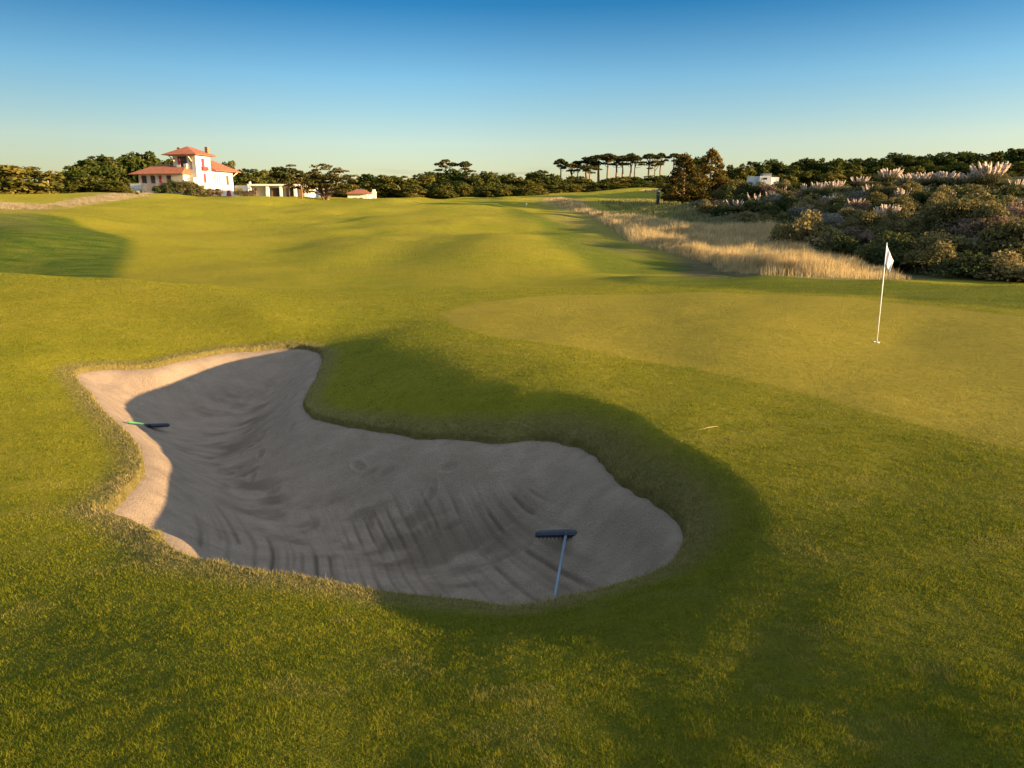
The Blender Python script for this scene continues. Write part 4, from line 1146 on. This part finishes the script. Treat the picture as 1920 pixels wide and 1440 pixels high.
# bin, tee marker, stakes
DARKB = plain('dark_bin', (.035, .037, .04), .6, .3, .2, 8)
pb = at(1234, 367, 112); pb.z = float(ground(pb.x, pb.y))
bn = bpy.data.objects.new('litter_bin', None); COL.objects.link(bn); bn.location = pb
tag(bn, 'dark square litter bin standing in the dry grass beyond the hollow', 'bin')
_, sb_ = ray(1234, 355); hb = max(.7, CZ + float(sb_) * pb.y - pb.z)
MB().box(-.22, .22, -.2, .2, 0, hb * .84, .03).build('bin_body', DARKB, bn)
MB().box(-.25, .25, -.23, .23, hb * .845, hb, .04).build('bin_lid', GREYC, bn)
YEL = plain('marker_paint', (.75, .66, .36), .6, .3, .05, 4)
pm = at(987, 367, 120); pm.z = float(ground(pm.x, pm.y))
MBm = MB(); MBm.tube([(0, 0, -.1), (0, 0, .38)], [.10, .09], 10).tube([(0, 0, .38), (0, 0, .42), (0, 0, .5)], [.16, .16, .08], 12)
mk = MBm.build('tee_marker', YEL, None); mk.location = pm
tag(mk, 'small pale marker post on the far fairway', 'marker post')
for px, base, topr, r_, m_, lab in ((56, 369, 362, .09, METW, 'short white stake in front of the left trees'), (93, 362, 338, .11, GREYC, 'tall thin grey post beside the sparse reddish tree')):
    Yd = 118.0; b0 = at(px, base, Yd); b0.z = float(ground(b0.x, Yd)); _, s1 = ray(px, topr); h_ = CZ + float(s1) * Yd - b0.z
    po = MB().tube([(0, 0, -.2), (0, 0, h_ * .9), (0, 0, h_)], [r_, r_ * .9, r_ * .4], 8).build('post', m_, None); po.location = b0
    tag(po, lab, 'post')
# a straw lying on the bank
xs_, ys_ = hit(np.array([1311, 1330, 1346.]), np.array([811, 806, 804.]), ZG)
st = MB().tube([(float(a_), float(b_), float(ground(a_, b_)) + .03) for a_, b_ in zip(xs_, ys_)], [.0015, .0025, .001], 5).build('grass_straw', plain('straw', (.45, .34, .18), .8, .1, .1, 20), None)
tag(st, 'single pale straw lying on the bank right of the bunker', 'straw')

# ------------------------------------------------------------------ labels: each repeat is told apart by its place in its row
ORD = ['first', 'second', 'third', 'fourth', 'fifth', 'sixth', 'seventh', 'eighth', 'ninth', 'tenth', 'eleventh', 'twelfth', 'thirteenth', 'fourteenth', 'fifteenth', 'sixteenth', 'seventeenth',
       'eighteenth', 'nineteenth', 'twentieth', 'twenty first', 'twenty second', 'twenty third', 'twenty fourth', 'twenty fifth', 'twenty sixth', 'twenty seventh', 'twenty eighth', 'twenty ninth', 'thirtieth']
rows = {}
for o, ph, reg, px in PEND: rows.setdefault((ph, reg), []).append((px, o))
for (ph, reg), L in rows.items():
    L.sort(key=lambda q: q[0])
    for i, (px, o) in enumerate(L):
        if len(L) == 1: o['label'] = f'{ph} {reg}'
        elif i == 0: o['label'] = f'leftmost {ph} {reg}'
        elif i == len(L) - 1: o['label'] = f'rightmost {ph} {reg}'
        elif i <= len(L) / 2: o['label'] = f'{ORD[i]} {ph} from the left {reg}'
        else: o['label'] = f'{ORD[len(L) - 1 - i]} {ph} from the right {reg}'
